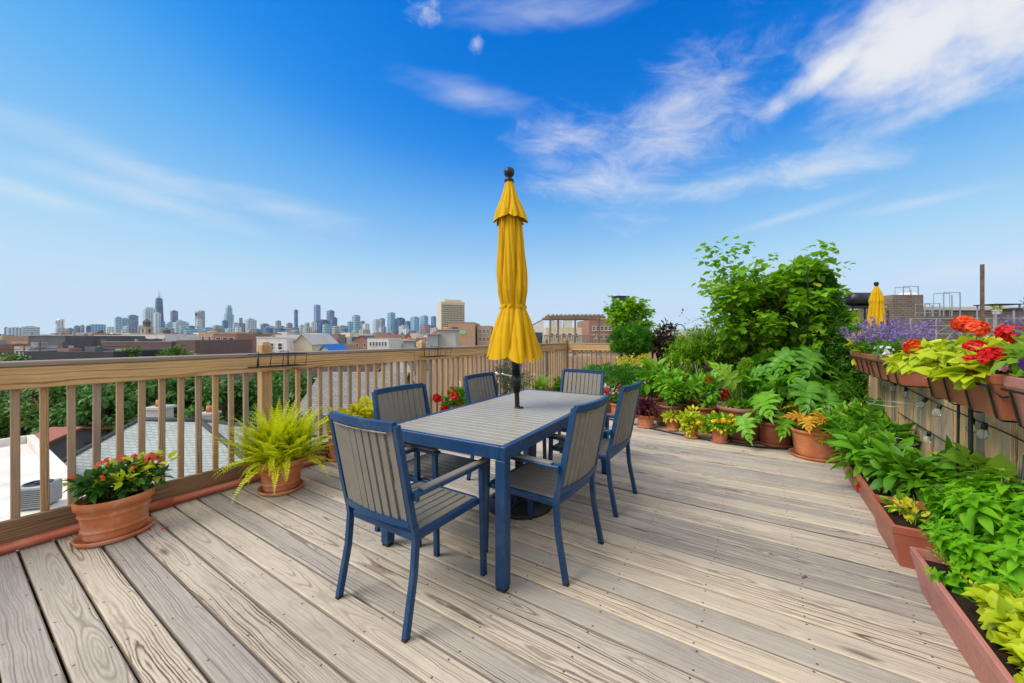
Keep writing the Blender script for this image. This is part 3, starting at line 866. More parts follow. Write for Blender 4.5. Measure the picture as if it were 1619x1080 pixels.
# dwarf spruce, low and spreading
t,z=shrub('dwarf_conifer','low spreading dark green conifer behind the far head chair',968,6.7,.60,(.66,.42,.22),'pine',L_NEEDLE,100,.05,(.22,.17,.3,'terra_br'))
t.rotation_euler.z=YAW
nm=NM()
for _ in range(95):
    d=rdir(1,.3)[0]; c=np.array([0,0,.58])+d*np.array([.64,.4,.2])*RNG.uniform(.45,1.0)
    n=60; dd=rdir(n,.2); nm.scatter(L_SMALL,c+dd*RNG.uniform(.03,.085,(n,1)),dd+d*.5,dd,RNG.uniform(.03,.055,n))
nm.build('needle_tufts',LM['pine'],t)
# pompom pine on a stem
q=R(997,7.6); t,z=potted('topiary_pine','round pompom pine clipped to a ball on a bare stem',q,.24,.18,.32,'terra_dk',cat='tree')
m=MB(); m.tube([(0,0,z-.03),(.02,0,.6),(-.02,.01,.85),(0,0,1.05)],[.03,.025,.024,.02],8); m.build('trunk',M['bark'],t)
nm=NM(); cpos=rdir(150)
for d in cpos:
    c=np.array([0,0,1.22])+d*np.array([.43,.43,.30])*(.62+.38*RNG.random()**.5)
    n=55; dd=rdir(n); nm.scatter(L_NEEDLE,c+dd*.015,dd+d*.6,rdir(n),RNG.uniform(.07,.11,n))
    nm.scatter(L_SMALL,c+dd*RNG.uniform(.02,.06,(n,1)),dd+d*.5,dd,RNG.uniform(.03,.05,n))
nm.build('crown',LM['pine'],t)
# branching trees
def tree(name,label,p,rt,H,W,mat,tmpl,size,nleaf,seed=1,levels=3,trunk_r=.03,pot_=None,lean=(0,0),cat='tree',up=.6,per=26,clump=.16,low=.3,droop=.0,spread=.75,smat='bark',aspect=1.0,nb=7,gap=.1,core=None,core2=None):
    rn=random.Random(seed)
    t=thing(name,label,cat,(p.x,p.y,p.z)); z0=0
    if pot_: z0=pot(t,*pot_[:3],M[pot_[3]])
    m=MB(); tips=[]
    def grow(b,d,L,r,lv):
        P=[b]; n=4; dd=Vector(d)
        for i in range(n):
            dd=(dd+Vector((rn.uniform(-.22,.22),rn.uniform(-.22,.22),rn.uniform(-.08,.16)))).normalized(); P.append(P[-1]+dd*L/n)
        m.tube(P,[r*(1-.5*i/n) for i in range(n+1)],6 if lv<2 else 4,cap=False)
        tips.append((P[-1],lv)); 
        if lv>0: tips.append((P[2],lv))
        if lv<levels:
            for k in range(nb if lv==0 else rn.randint(2,4)):
                i=rn.randint(1 if lv else 2,n); a=rn.uniform(0,2*PI)
                nd=(dd*(.55 if lv else .35)+Vector((math.cos(a),math.sin(a),rn.uniform(-.1,up)))*spread).normalized()
                grow(P[i],nd,L*rn.uniform(.5,.75)*(1 if lv else W/H*.95),r*(1-.5*i/n)*.6,lv+1)
    grow(Vector((0,0,z0-.03)),Vector((lean[0],lean[1],1)).normalized(),H*.62,trunk_r,0)
    m.build('trunk',M[smat],t)
    nm=NM(); tp=[q for q,lv in tips if lv>=1 and q.z>low*H]
    if core:
        blob(nm,core[0],core[1],core[2],size,tmpl,K=core[3],sub=core[4],up=-.1,shell=.35,flat=.9)
    if core2: blob(nm,core2[0],core2[1],core2[2],size,tmpl,K=core2[3],sub=core2[4],up=-.1,shell=.35,flat=.9)
    k=nleaf/max(1,len(tp))
    for q in tp:
        n=max(1,int(k*rn.uniform(.35,1.6)))
        if rn.random()<gap: n=n//4
        d=rdir(n); pos=np.array(q)+d*RNG.uniform(.15,1,(n,1))*clump*np.array([1,1,.65])
        pos[:,2]=np.maximum(pos[:,2],low*H*.8)
        xd=d*np.array([1,1,.4])+rdir(n)*.5+np.array([0,0,-droop])
        nm.scatter(tmpl,pos,xd,np.array([0,0,1.0])+rdir(n)*.45,size*RNG.uniform(.6,1.3,n))
    nm.build('crown',LM[mat],t)
    return t
tree('small_tree','tall spreading tree with broad lime green leaves, the tallest plant on the deck',R(1230,5.5),0,2.12,2.05,'tree lime',L_HEART,.09,4600,seed=11,trunk_r=.035,pot_=(.30,.22,.4,'terra_dk'),clump=.19,low=.26,nb=14,levels=3,up=.5,spread=.95,gap=.2,core=((.06,.04,1.58),(.92,.70,.74),2500,62,.145),core2=((.22,.14,2.04),(.42,.40,.44),900,30,.19))
tree('small_tree','slender tree with pale green round leaves rising behind the pompom pine',R(992,8.0),0,2.25,1.25,'tree lime',L_HEART,.085,1900,seed=5,core=((-.05,-.05,1.72),(.46,.4,.46),800,26,.18),trunk_r=.02,pot_=(.22,.17,.3,'terra_dk'),clump=.13,low=.42,nb=8,gap=.3)
tree('small_tree','thin airy tree with sparse small olive leaves left of the tall tree',R(1106,6.9),0,2.0,1.0,'olive',L_OVAL,.055,800,seed=9,trunk_r=.016,pot_=(.2,.15,.28,'terra_dk'),clump=.15,low=.4,nb=8,gap=.25)
shrub('dark_shrub','dark bronze leaved shrub right of the pompom pine',1052,7.3,1.12,(.30,.30,.46),'dark bronze',L_OVAL,900,.085,K=16,sub=.34)
shrub('golden_shrub','yellow green shrub behind the feathery green shrub',1064,7.6,1.02,(.34,.3,.30),'yellow green',L_OVAL,650,.075)
shrub('golden_shrub','low yellow leaved shrub under the pompom pine',1000,7.2,.78,(.5,.28,.2),'yellow green',L_OVAL,500,.06)
def conifer(name,label,p,H,Rad,mat,N,size,pot_=None,seed=1,pw=.8,zb=.1):
    t=thing(name,label,'conifer',(p.x,p.y,0)); z0=pot(t,*pot_[:3],M[pot_[3]]) if pot_ else 0
    m=MB(); m.tube([(0,0,z0-.03),(0,0,H*.6),(0,0,H*.97)],[.03*H/2,.02*H/2,.004],7); m.build('trunk',M['bark'],t)
    nm=NM()
    for k in range(N):
        u=RNG.random()**1.25; z=z0+zb+(H-z0-zb)*u; rr=Rad*(1-u)**pw*RNG.uniform(.78,1.14)*(.86+.2*math.sin(3*RNG.integers(0,7)+u*9)); a=RNG.uniform(0,2*PI)
        d=np.array([math.cos(a),math.sin(a),.55]); n=26
        c=np.array([math.cos(a)*rr*.75,math.sin(a)*rr*.75,z])
        s=RNG.random((n,1)); pos=c+d*s*size*(2.0-1.5*u)+rdir(n)*size*(.5-.3*u)
        nm.scatter(L_SMALL,pos,d+rdir(n)*.8,rdir(n,.4),size*RNG.uniform(.28,.55,n))
    nm.build('foliage',LM[mat],t); return t
conifer('conifer','tall dark green arborvitae behind and right of the tall tree',R(1304,5.2),2.16,.60,'conifer',1500,.095,(.28,.22,.36,'terra_dk'),pw=1.0)
conifer('conifer','small cone shaped light green conifer behind the fan leaf',R(1180,5.15),.98,.19,'light green',330,.06,(.2,.16,.3,'terra_dk'),pw=.7)
def feathery(name,label,px,Y,zc,rad,mat,N,L):
    q=R(px,Y); t,z=potted(name,label,q,.22,.17,.3,'terra_dk',cat='shrub'); nm=NM(); ends=[]
    for k in range(N):
        d=rdir(1,.75)[0]; e=np.array([0,0,zc])+d*np.array(rad)*RNG.uniform(.35,1.0); ends.append(e)
        dd=d+rdir(1)[0]*.4; dd/=np.linalg.norm(dd); n=24; s=np.linspace(0,1,n)[:,None]
        P=e+dd*(s-.5)*L; side=rdir(n); 
        nm.scatter(L_NARROW,P,side+dd*.8,np.array([0,0,1.])+rdir(n)*.3,L*.34*RNG.uniform(.6,1.2,n))
    nm.build('foliage',LM[mat],t); base_stems(t,z,[ends[i] for i in range(0,N,8)],.006,.08,'bark'); return t
feathery('feathery_shrub','tall feathery bright green shrub in the middle of the plant group',1108,6.3,.82,(.56,.56,.58),'tree lime',430,.2)
feathery('feathery_shrub','feathery green shrub under the left side of the tall tree',1170,6.2,.85,(.5,.45,.6),'tree lime',330,.2)
feathery('feathery_shrub','dense dark feathery shrub under the right side of the tall tree',1238,6.0,.9,(.5,.45,.7),'green',320,.2)
shrub('green_shrub','dark leafy shrub below the arborvitae',1300,5.2,.78,(.5,.45,.55),'green',L_OVAL,1300,.09,K=22)
# variegated, citrus, hibiscus
shrub('leafy_shrub','upright plant with big oval yellow edged leaves left of the citrus bush',1030,6.0,.62,(.2,.2,.32),'bright green',L_OVAL,110,.17,(.19,.14,.32,'terra_dk'))
shrub('citrus_bush','glossy bright green citrus bush behind the small terracotta pots',1060,5.55,.58,(.24,.24,.30),'bright green',L_OVAL,620,.085,(.2,.15,.28,'terra_br'),K=15)
t,z=shrub('hibiscus','green hibiscus with one large red flower behind the yellow lantana',1112,5.25,.56,(.30,.28,.26),'bright green',L_OVAL,500,.085,(.22,.17,.32,'terra_dk'),K=14)
blooms(t,'red',[(.26,.0,.52)],.075,6,'flower',.02); blooms(t,'orange red',[(.06,-.08,.72)],.04,6)
t,z=shrub('potted_geranium','small red flowered plant beside the burgundy potted plant',1078,5.65,.40,(.2,.2,.2),'green',L_OVAL,260,.07,(.2,.16,.3,'terra_dk'),cat='potted plant')
blooms(t,'red',[(-.1,-.1,.55),(.1,-.15,.5)],.04,4)
t,z=shrub('potted_geranium','little red flowered plant seen under the table corner',975,6.25,.30,(.2,.2,.14),'green',L_OVAL,260,.06,(.13,.1,.18,'terra'),cat='potted plant',K=10)
blooms(t,'red',[(-.12,-.14,.40),(.05,-.15,.36),(.14,-.05,.33)],.035,4)
shrub('silver_plant','silvery white leaved plant behind the far railing-side of the chairs',958,6.3,.42,(.2,.2,.12),'white bloom',L_SMALL,200,.045,(.12,.1,.2,'terra_dk'),cat='potted plant',K=8)
shrub('leafy_shrub','mid green leafy plant low between the dwarf conifer and burgundy plant',1005,6.15,.36,(.26,.24,.2),'green',L_OVAL,420,.08,(.17,.13,.22,'terra_dk'),K=12)
# front row of small pots
q=G(1021,675); t,z=potted('potted_coleus','burgundy leaved plant in a small terracotta pot with a pale saucer',q,.125,.10,.16,'terra',smat=M['plastic_pk'])
foliage(t,'burgundy',L_NARROW,(0,0,z+.12),(.21,.21,.14),640,.075,z=z,K=16,sub=.35,up=.1)
q=G(1064,680); t,z=potted('citrus_standard','little standard citrus on a thin stem in a small terracotta pot',q,.095,.072,.155,'terra')
m=MB(); m.tube([(0,0,z-.02),(.01,0,z+.15),(0,0,z+.36)],[.011,.009,.008],7); m.build('trunk',M['bark'],t)
foliage(t,'bright green',L_OVAL,(0,0,z+.48),(.17,.17,.22),330,.08,name='crown',K=11)
foliage(t,'chartreuse',L_OVAL,(0,0,z+.05),(.15,.15,.06),120,.06,name='underplanting',K=8)
q=G(1093,692); t,z=potted('potted_lantana','pale leafy lantana trailing over a small pot left of the yellow lantana',q,.085,.068,.15,'terra')
foliage(t,'chartreuse',L_OVAL,(0,0,z+.08),(.17,.17,.19),430,.06,z=z,K=14)
blooms(t,'yellow bloom',[(.1,-.12,z+.08),(.16,-.05,z-.05)],.02,5)
q=G(1138,699); t,z=potted('potted_lantana','lantana with yellow flower heads in a small terracotta pot in front of the large pot',q,.10,.08,.145,'terra',smat=M['plastic'])
foliage(t,'bright green',L_OVAL,(0,0,z+.09),(.21,.21,.13),520,.055,z=z,K=16,sub=.32)
foliage(t,'chartreuse',L_OVAL,(0,0,z+.12),(.2,.2,.12),160,.05,name='young_leaves',K=10)
blooms(t,'yellow bloom',topts((0,0,z+.09),(.2,.2,.13),14,.2),.018,9,'flower_head',.016)
# philodendrons
def philo(t,z,N,L,size,mat,spread=1.0,el=(15,80),name='leaves',azr=(0,2*PI)):
    nm=NM(); P_=[]
    for k in range(N):
        a=RNG.uniform(*azr); e=math.radians(RNG.uniform(*el)); l=L*RNG.uniform(.6,1.1)
        dh=Vector((math.cos(a),math.sin(a),0))
        b=Vector((RNG.uniform(-.05,.05),RNG.uniform(-.05,.05),z)); mid=b+(dh*math.cos(e)*.5+Vector((0,0,math.sin(e)*.6)))*l
        tip=b+(dh*math.cos(e)*spread+Vector((0,0,math.sin(e)*.9)))*l
        P_.append([b,mid,tip]); f=dh*RNG.uniform(.2,1)+Vector((RNG.uniform(-.6,.6),RNG.uniform(-.6,.6),RNG.uniform(-.9,.15)))
        nm.scatter(L_LOBED,[tip],[tuple(f)],[(dh.x*1.1+RNG.uniform(-.4,.4),dh.y*1.1+RNG.uniform(-.4,.4),.75)],[size*RNG.uniform(.7,1.15)])
    o=nm.build(name,LM[mat],t); stems(t,P_,.008,'stem','petiole'); return o
q=G(1170,694); t,z=potted('potted_philodendron','fan shaped lobed leaf plant in a large brown pot with rolled rim',q,.265,.20,.40,'terra_br',rim=.05)
philo(t,z,3,.62,.36,'philo bright',.5,(60,86)); foliage(t,'green',L_OVAL,(0,0,z+.05),(.2,.2,.1),140,.07,name='underplanting',K=8)
nm=NM()
nm.scatter(L_LOBED,[(-.08,-.10,z+.36)],[(-.45,-.25,.5)],[(.3,-.85,.45)],[.36]); nm.build('fan_leaf',LM['light green'],t); stems(t,[[(0,0,z),(-.02,-.03,z+.2),(-.08,-.10,z+.36)]],.008)
q=R(1262,4.75); t,z=potted('potted_philodendron','huge philodendron with deeply cut glossy leaves in a dark pot',q,.24,.19,.32,'terra_dk')
philo(t,z,50,.80,.38,'philo',.95,(5,85)); philo(t,z,26,.85,.36,'philo bright',.85,(35,88),'young_leaves')
q=R(1225,4.55); t,z=potted('potted_philodendron','smaller lobed philodendron left of the orange leaved pot',q,.2,.16,.26,'terra_dk')
philo(t,z,20,.45,.34,'philo bright',1.0,(5,70)); 
q=G(1288,722); t,z=potted('potted_begonia','terracotta pot and saucer with a yellowing orange leaf',q,.225,.175,.28,'terra',rim=.03)
philo(t,z,5,.3,.2,'orange',.8,(30,80),'orange_leaves',(2.5,5.2)); philo(t,z,9,.38,.28,'philo bright',1.0,(20,75))
nm=NM(); nm.scatter(L_LOBED,[(-.1,-.12,z+.16),(-.02,-.17,z+.08)],[(-.5,-.3,.1),(.25,-.4,-.8)],[(.2,-.7,.8),(-.2,-.9,.3)],[.22,.2]); nm.build('withered_leaf',LM['orange'],t)

# --- troughs along the fence
def leafy(name,label,c,rad,mat,tmpl,N,size,zb,cat='plant',K=18,sub=.33,extra=None,**kw):
    t=thing(name,label,cat,(c[0],c[1],zb)); foliage(t,mat,tmpl,(0,0,c[2]-zb),rad,N,size,z=.02,K=K,sub=sub,srad=.005,**kw); return t
t,z1=trough('planter_trough','faded pink terracotta trough nearest the camera on the right',(.80,2.28),.27,.96,.215,'plastic_pk',group='troughs along the fence')
t,z2=trough('planter_trough','terracotta trough with one withered seedling, its near end turned to the camera',(.785,3.21),.29,.52,.235,'plastic',group='troughs along the fence')
t,z3=trough('planter_trough','terracotta trough of green peppers behind the withered seedling trough',(.80,3.83),.25,.60,.20,'plastic',group='troughs along the fence')
t,z4=trough('planter_trough','terracotta trough holding a red pepper plant, nearest the orange leaf pot',(.79,4.44),.25,.56,.20,'plastic',group='troughs along the fence')
t,z5=trough('planter_trough','trough against the fence hidden beneath the basil',(1.0,2.62),.2,.78,.215,'plastic_pk',group='troughs along the fence')
# withered seedling
t=thing('withered_plant','thin withered seedling with few yellow and green leaves','plant',(.78,3.14,z2))
stems(t,[[(0,0,0),(.01,.01,.08),(.0,.03,.17)],[(0,0,0),(-.04,-.02,.06),(-.07,-.02,.1)],[(0,.02,.02),(-.03,.1,.06),(-.05,.15,.07)]],.004)
nm=NM(); blob(nm,(-.02,.02,.07),(.08,.12,.07),60,.045,L_OVAL,K=8); nm.build('foliage',LM['yellow green'],t)
nm=NM(); blob(nm,(-.04,.12,.07),(.07,.1,.04),24,.06,L_OVAL,K=5); nm.build('green_leaves',LM['light green'],t)
blooms(t,'red',[(.07,.03,.09)],.016,5)
# pepper plants
PEP=leaf(.42,4,.18,.35)
leafy('pepper_plant','leafy pepper plant in front of the cut-leaf philodendron',(.84,4.60,.36),(.26,.30,.26),'green',PEP,330,.13,z4)
leafy('pepper_plant','bright curly leaved herb beside the orange leaf pot',(.80,4.98,.42),(.27,.28,.26),'bright green',L_OVAL,950,.06,z4,K=26)
t=leafy('pepper_plant','pepper plant with a little red fruit at its foot',(.80,4.18,.33),(.22,.26,.20),'bright green',PEP,240,.13,z4)
nm=NM(); nm.scatter(leaf(.5,4,-.3,0,.8,.6),[(-.13,-.2,-.02),(-.12,-.18,.0)],[(0,0,-1),(.1,.1,-1)],[(1,0,0),(0,1,0)],[.06,.06]); nm.build('red_fruit',LM['red'],t)
leafy('pepper_plant','long leaved pepper plants crowding the trough behind the withered seedling',(.91,3.80,.33),(.18,.36,.19),'green',PEP,340,.14,z3)
leafy('pepper_plant','tall pale pepper shoots against the fence',(.98,3.75,.36),(.14,.34,.18),'bright green',PEP,90,.13,z3)
leafy('climbing_bean','round pale green bean leaves above the basil against the fence',(1.06,3.25,.50),(.08,.34,.12),'light green',L_HEART,36,.10,z3)
# basil: a mound of many crossed shoots
t=thing('basil','dense mound of bright green basil spilling over the trough','herb',(1.02,2.66,z5))
nm=NM(); BAS=leaf(.52,4,.22,.35,.7,.8)
cs=[]
for k in range(430):
    d=rdir(1)[0]; d[2]=abs(d[2])*1.0-.22
    c=np.array([0,-.02,.16])+d*np.array([.30,.64,.40])*RNG.uniform(.62,1.1)*(1+.10*math.sin(7*d[1]+3)+.08*math.sin(11*d[0]+5*d[2]))
    if c[0]>.11: c[0]=.11
    cs.append(c); ax_=d+np.array([0,0,.75]); ax_/=np.linalg.norm(ax_)
    e1=np.cross(ax_,rdir(1)[0]); e1/=np.linalg.norm(e1); e2=np.cross(ax_,e1)
    for lv in range(4):
        for q in range(4):
            an=q*PI/2+lv*PI/4+RNG.uniform(-.2,.2); r=math.cos(an)*e1+math.sin(an)*e2
            L=(.026+.020*lv)*RNG.uniform(.7,1.3)
            nm.scatter(BAS,[c-ax_*.030*lv],[r+ax_*(.75-.35*lv)],[ax_],[L])
nm.build('foliage',LM['basil'],t); base_stems(t,.0,[cs[i] for i in range(0,330,7)],.004,.2)
# lime coleus in the near trough with flower spikes
t=thing('lime_coleus','yellow lime coleus with flower spikes in the nearest trough','plant',(.88,2.02,z1))
nm=NM(); blob(nm,(0,.05,.07),(.20,.42,.12),1150,.052,leaf(.85,4,.2,.35,.6,.75),K=34,sub=.28,minz=-.05,jit=.9); nm.build('foliage',LM['chartreuse'],t)
nm=NM(); blob(nm,(-.07,.02,.03),(.09,.36,.1),340,.045,leaf(.8,4,.15,.3,.6,.75),K=16,minz=-.01); nm.build('trailing_leaves',LM['fern lime'],t)
def spike(nm,P,size):
    P=[Vector(p) for p in P]; S_=spline(P,10); n=len(S_)
    for i,c in enumerate(S_):
        if i<4: continue
        k=5; d=rdir(k); nm.scatter(L_SMALL,np.array(c)+d*.004,d+np.array([0,0,.4]),rdir(k),size*(1.15-i/n*.7)*RNG.uniform(.7,1.2,k))
SP=[[(-.12,.06,.05),(-.13,.30,.10),(-.15,.52,.09),(-.15,.72,.06)],[(-.04,.15,.08),(-.04,.33,.16),(-.05,.47,.20)],[(.05,.2,.1),(.06,.3,.24),(.05,.34,.33)],[(.0,.22,.08),(.02,.28,.16),(.0,.33,.22)],[(.1,.05,.1),(.12,.1,.24),(.13,.12,.34)],[(-.1,-.1,.1),(-.1,-.04,.2),(-.12,.0,.26)],[(.03,-.1,.1),(.03,-.06,.24),(.02,-.02,.33)]]
for s_ in SP: nm=NM(); spike(nm,s_,.022); nm.build('flower_spike',LM['chartreuse'],t)
stems(t,[spline([Vector(p) for p in s_],5) for s_ in SP],.003)
blooms(t,'burgundy',[(.0,-.26,.14),(.05,-.2,.12)],.05,5,'red_leaf',.02)

# --- planters hung on the fence
def hung(name,label,y0,y1,mat='plastic',x=FENCE_X-.14,h=.20,z0=.932):
    t,z=trough(name,label,(x,(y0+y1)/2),.25,y1-y0,h,mat,0,.72,.016,True,z0,'planters hung on the fence')
    L=y1-y0
    k=thing('planter_bracket',BR.pop(0),'bracket',(x,(y0+y1)/2,z0),0,'brackets under the hung planters'); m=MB(); n=max(3,int(L/.24)+1); a=.125
    for i in range(n):
        yy=-L/2+.06+(L-.12)*i/(n-1)
        m.bar([(-a-.004,yy,.15),(-a*.8,yy,.0),(-a*.66,yy,-.012),(a*.9,yy,-.012),(a*.9,yy,.19),(a*.9+.14,yy,.225)],.014,.006,ref=(0,1,0))
    m.tube([(-a-.012,-L/2+.03,.145),(-a-.012,L/2-.03,.145)],.006,8); m.tube([(-a-.012,-L/2+.03,.145),(-a+.02,-L/2+.0,.10),(a,-L/2-.0,.15)],.005,6)
    m.build('bracket_frame',M['black'],k)
    return t, z0+z
BR=['black metal bracket under the far lavender planter','black metal bracket under the nearer lavender planter','black metal bracket under the potato vine planter','black metal bracket under the planter at the right edge']
ha,zh=hung('hanging_planter','terracotta box of lavender hung farthest along the fence',4.84,5.62)
hb,zh=hung('hanging_planter','terracotta box hung in front of the far lavender box',3.98,4.80)
hc,zh=hung('hanging_planter','long terracotta box with lime potato vine hung on the fence',2.56,3.42)
hd,zh=hung('hanging_planter','pinkish terracotta box cut by the right edge of the photo',1.72,2.50,'plastic_pk')
HXc=FENCE_X-.14
def lavender(label,y0,y1,x=HXc,N=85,seed=1):
    t=thing('lavender',label,'lavender',(x,(y0+y1)/2,zh)); L=y1-y0
    nm=NM(); blob(nm,(0,0,.08),(.15,L/2,.12),900,.06,L_NARROW,K=26,sub=.26,up=.8); nm.build('foliage',LM['green'],t)
    nf=NM(); P_=[]
    for k in range(N):
        b=np.array([RNG.uniform(-.1,.1),RNG.uniform(-L/2,L/2),.1]); d=rdir(1,1.1)[0]; l=RNG.uniform(.10,.25)
        e=b+d*l; P_.append([tuple(b),tuple((b+e)/2),tuple(e)]); n=26; s=RNG.random((n,1))
        dd=rdir(n); nf.scatter(L_SMALL,e+d*s*.055+dd*.006,dd+d*.6,dd,RNG.uniform(.016,.028,n))
    nf.build('flower_spikes',LM['purple'],t); stems(t,P_,.002,'stem'); return t
lavender('purple lavender in the farthest hung box beside the conifer',4.86,5.62,N=85)
t=lavender('purple lavender in the second hung box',4.0,4.8,N=85)
blooms(t,'white bloom',[(-.13,y_,.08+.03*math.sin(y_*40)) for y_ in np.linspace(-.3,.1,12)],.012,5)
t=leafy('yellow_vine','small yellow leaved trailing plant at the far end of the lavender boxes',(HXc-.05,5.56,zh+.08),(.14,.14,.15),'yellow green',L_WIDE,110,.075,zh,K=8)
t=leafy('coral_flower','small coral flowers among the far lavender',(HXc-.05,5.2,zh+.14),(.06,.1,.06),'green',L_OVAL,30,.05,zh,K=5); blooms(t,'coral',[(-.05,0,.2),(-.06,.08,.19)],.025,5)
# sweet potato vine
t=thing('potato_vine','lime green sweet potato vine tumbling over the hung planter','vine',(HXc-.03,3.16,zh))
nm=NM(); H1=leaf(.9,5,.1,.3,.45,.8)
N=900; d=rdir(N); d[:,2]=np.abs(d[:,2])*.9-.25
pos=np.array([0,0,.06])+d*np.array([.27,.52,.20])*RNG.uniform(.6,1.05,(N,1))
pos[:,0]=np.where(pos[:,2]<-.02,np.minimum(pos[:,0],-.15),pos[:,0])
nm.scatter(H1,pos,d*np.array([1.0,1,.3])+rdir(N)*.9+np.array([-.3,0,-.25]),np.array([-.4,-.1,1.])+rdir(N)*.6,.062*RNG.uniform(.5,1.3,N)); nm.build('foliage',LM['chartreuse'],t)
base_stems(t,0,[tuple(p_) for p_ in pos[::16]],.004,.1)
def geranium(label,y,pts,mat,x=HXc,rad=(.13,.16,.1)):
    t=thing('geranium',label,'geranium',(x,y,zh)); nm=NM(); blob(nm,(0,0,.09),rad,90,.075,L_WIDE,K=8); nm.build('foliage',LM['light green'],t)
    for q in pts:
        stems(t,[[(q[0]*.3,q[1]*.5,.02),(q[0]*.7,q[1]*.8,q[2]*.6),q]],.003,'stem','flower_stem'); blooms(t,mat,[q],.024,30,'flower_head',.034,up=.5)
geranium('orange red geranium heads rising over the potato vine',3.2,[(-.05,-.10,.28),(-.02,.02,.285),(-.05,-.24,.25),(-.22,.02,.15),(-.20,.10,.15)],'orange red')
geranium('deep red geranium heads right of the potato vine',2.66,[(-.1,.16,.15),(-.12,-.06,.12),(-.02,-.04,.21),(-.14,.06,.08),(0,.14,.23)],'red')
t=leafy('petunia','violet and pink petunias at the right edge of the hung planters',(HXc-.02,2.38,zh+.13),(.15,.22,.13),'light green',L_OVAL,150,.06,zh,K=10)
blooms(t,'violet',topts((0,-.06,.02),(.13,.16,.12),14,.2),.022,4,spread=.014); blooms(t,'pink',topts((0,.12,.04),(.1,.12,.10),3,.3),.02,3,spread=.012)
lavender('dark purple lavender spikes among the geraniums',2.15,2.6,x=HXc+.06,N=34)
leafy('lime_vine','lime leaves low under the red geraniums',(HXc-.08,2.75,zh+.05),(.14,.2,.1),'chartreuse',L_WIDE,120,.08,zh,K=8)

# --- cage, stakes, hooks, string lights
t=thing('plant_cage','thin wire ring of a tomato cage in front of the fence','plant support',(.88,4.02,0))
for z,r in ((.78,.15),(.5,.13)): m=MB(); m.tube([(r*math.cos(a),r*math.sin(a),z) for a in np.linspace(0,2*PI,25)],.002,6,cap=False); m.build('ring',M['wire'],t)
for k in range(3):
    m=MB(); a=k*2.1+.5; m.tube([(.15*math.cos(a),.15*math.sin(a),.80),(.1*math.cos(a),.1*math.sin(a),.15)],.0016,6); m.build('wire_leg',M['stake'],t)
for i,(q,lean,h,lab) in enumerate((((1.09,3.42),(.0,.02),1.02,'dark stake standing at the gap between hung planters'),((1.06,3.55),(-.02,-.12),.85,'dark leaning stake left of the upright stake'),((1.06,2.92),(.0,-.12),.62,'short dark stake above the basil'))):
    m=MB(); m.tube([(0,0,0),(lean[0]*.5,lean[1]*.6,h*.5),(lean[0],lean[1],h)],.011 if i==0 else .007,8); o=m.build('plant_stake',M['stake'],None,(q[0],q[1],.12)); tag(o,lab,'stake')
def hook(p,H,label,s=1):
    t=thing('shepherd_hook',label,'hook',(p.x,p.y,0)); m=MB(); r=.10
    P=[(0,0,0),(0,0,H-r)]+[(CY*s*(r-r*math.cos(a)),SY*s*(r-r*math.cos(a)),H-r+r*math.sin(a)) for a in np.linspace(0,PI*1.05,12)[1:]]
    m.tube(P,.008,8); m.build('hook_rod',M['black'],t)
hook(R(1277,5.0),ZH(417,5.0),'black shepherd hook rising in front of the arborvitae'); hook(R(1066,7.0),ZH(513,7.0),'black shepherd hook behind the feathery shrub')
def lights(name,label,ctrl,bulbs,seed):
    rn=random.Random(seed); P=spline([Vector(c) for c in ctrl],14); t=thing(name,label,'string lights',(0,0,0)); c0=P[0].copy(); t.location=c0
    P=[p-c0 for p in P]; m=MB(); m.tube(P,.0045,7); m.build('cable',M['stake'],t)
    for u,sock in bulbs:
        p=P[int(u*(len(P)-1))]; d=Vector((-.25+rn.uniform(-.2,.2),rn.uniform(-.3,.3),-1)).normalized()
        rot=Vector((0,0,-1)).rotation_difference(d).to_matrix().to_4x4(); MM=Matrix.Translation(p)@rot
        b=MB(); b.lathe([(1e-4,-.092),(.014,-.088),(.024,-.07),(.026,-.055),(.018,-.036),(.012,-.03)],14,MM); o=b.build('bulb',M['bulb'],t)
        b=MB(); b.lathe([(.012,-.036),(.0135,-.034),(.0135,-.004),(.009,.006),(1e-4,.007)],12,MM); b.build('socket',M[sock],o)
X1=FENCE_X-.025
lights('string_light','upper string of clear bulbs draped under the hung planters',[(X1,5.4,.88),(X1,4.8,.84),(X1-.01,4.1,.81),(X1-.02,3.5,.80),(X1-.01,3.0,.78),(X1,2.5,.73),(X1,1.9,.76)],[(.04,'black'),(.11,'black'),(.19,'black'),(.30,'black'),(.37,'black'),(.52,'black'),(.56,'black'),(.735,'teal'),(.95,'teal')],3)
lights('string_light','lower string of clear bulbs along the fence above the basil',[(X1,5.0,.58),(X1,4.3,.56),(X1-.01,3.7,.55),(X1-.01,3.3,.49),(X1-.01,2.9,.46),(X1,2.6,.42),(X1,2.1,.43)],[(.20,'black'),(.33,'black'),(.45,'black'),(.53,'teal'),(.57,'black'),(.66,'teal'),(.735,'teal'),(.85,'black'),(.92,'teal')],5)
# a few dry scraps on the boards
for q,lab,mt in ((G(1178,714.5),'small dry brown leaf lying on the boards near the large pot','bark'),(G(1279.5,915),'curled brown scrap lying on the open deck','bark'),(G(262,836),'red petals fallen beside the oval pot','red')):
    nm=NM(); n=5 if mt=='red' else 2
    nm.scatter(L_OVAL,np.array([[random.uniform(-.02,.02),random.uniform(-.02,.02),.006] for _ in range(n)]),rdir(n)*np.array([1,1,.2]),np.array([0,0,1.]),[.022]*n)
    o=nm.build('fallen_leaf',LM['red'] if mt=='red' else M['bark'],None,(q.x,q.y,0)); tag(o,lab,'leaf')

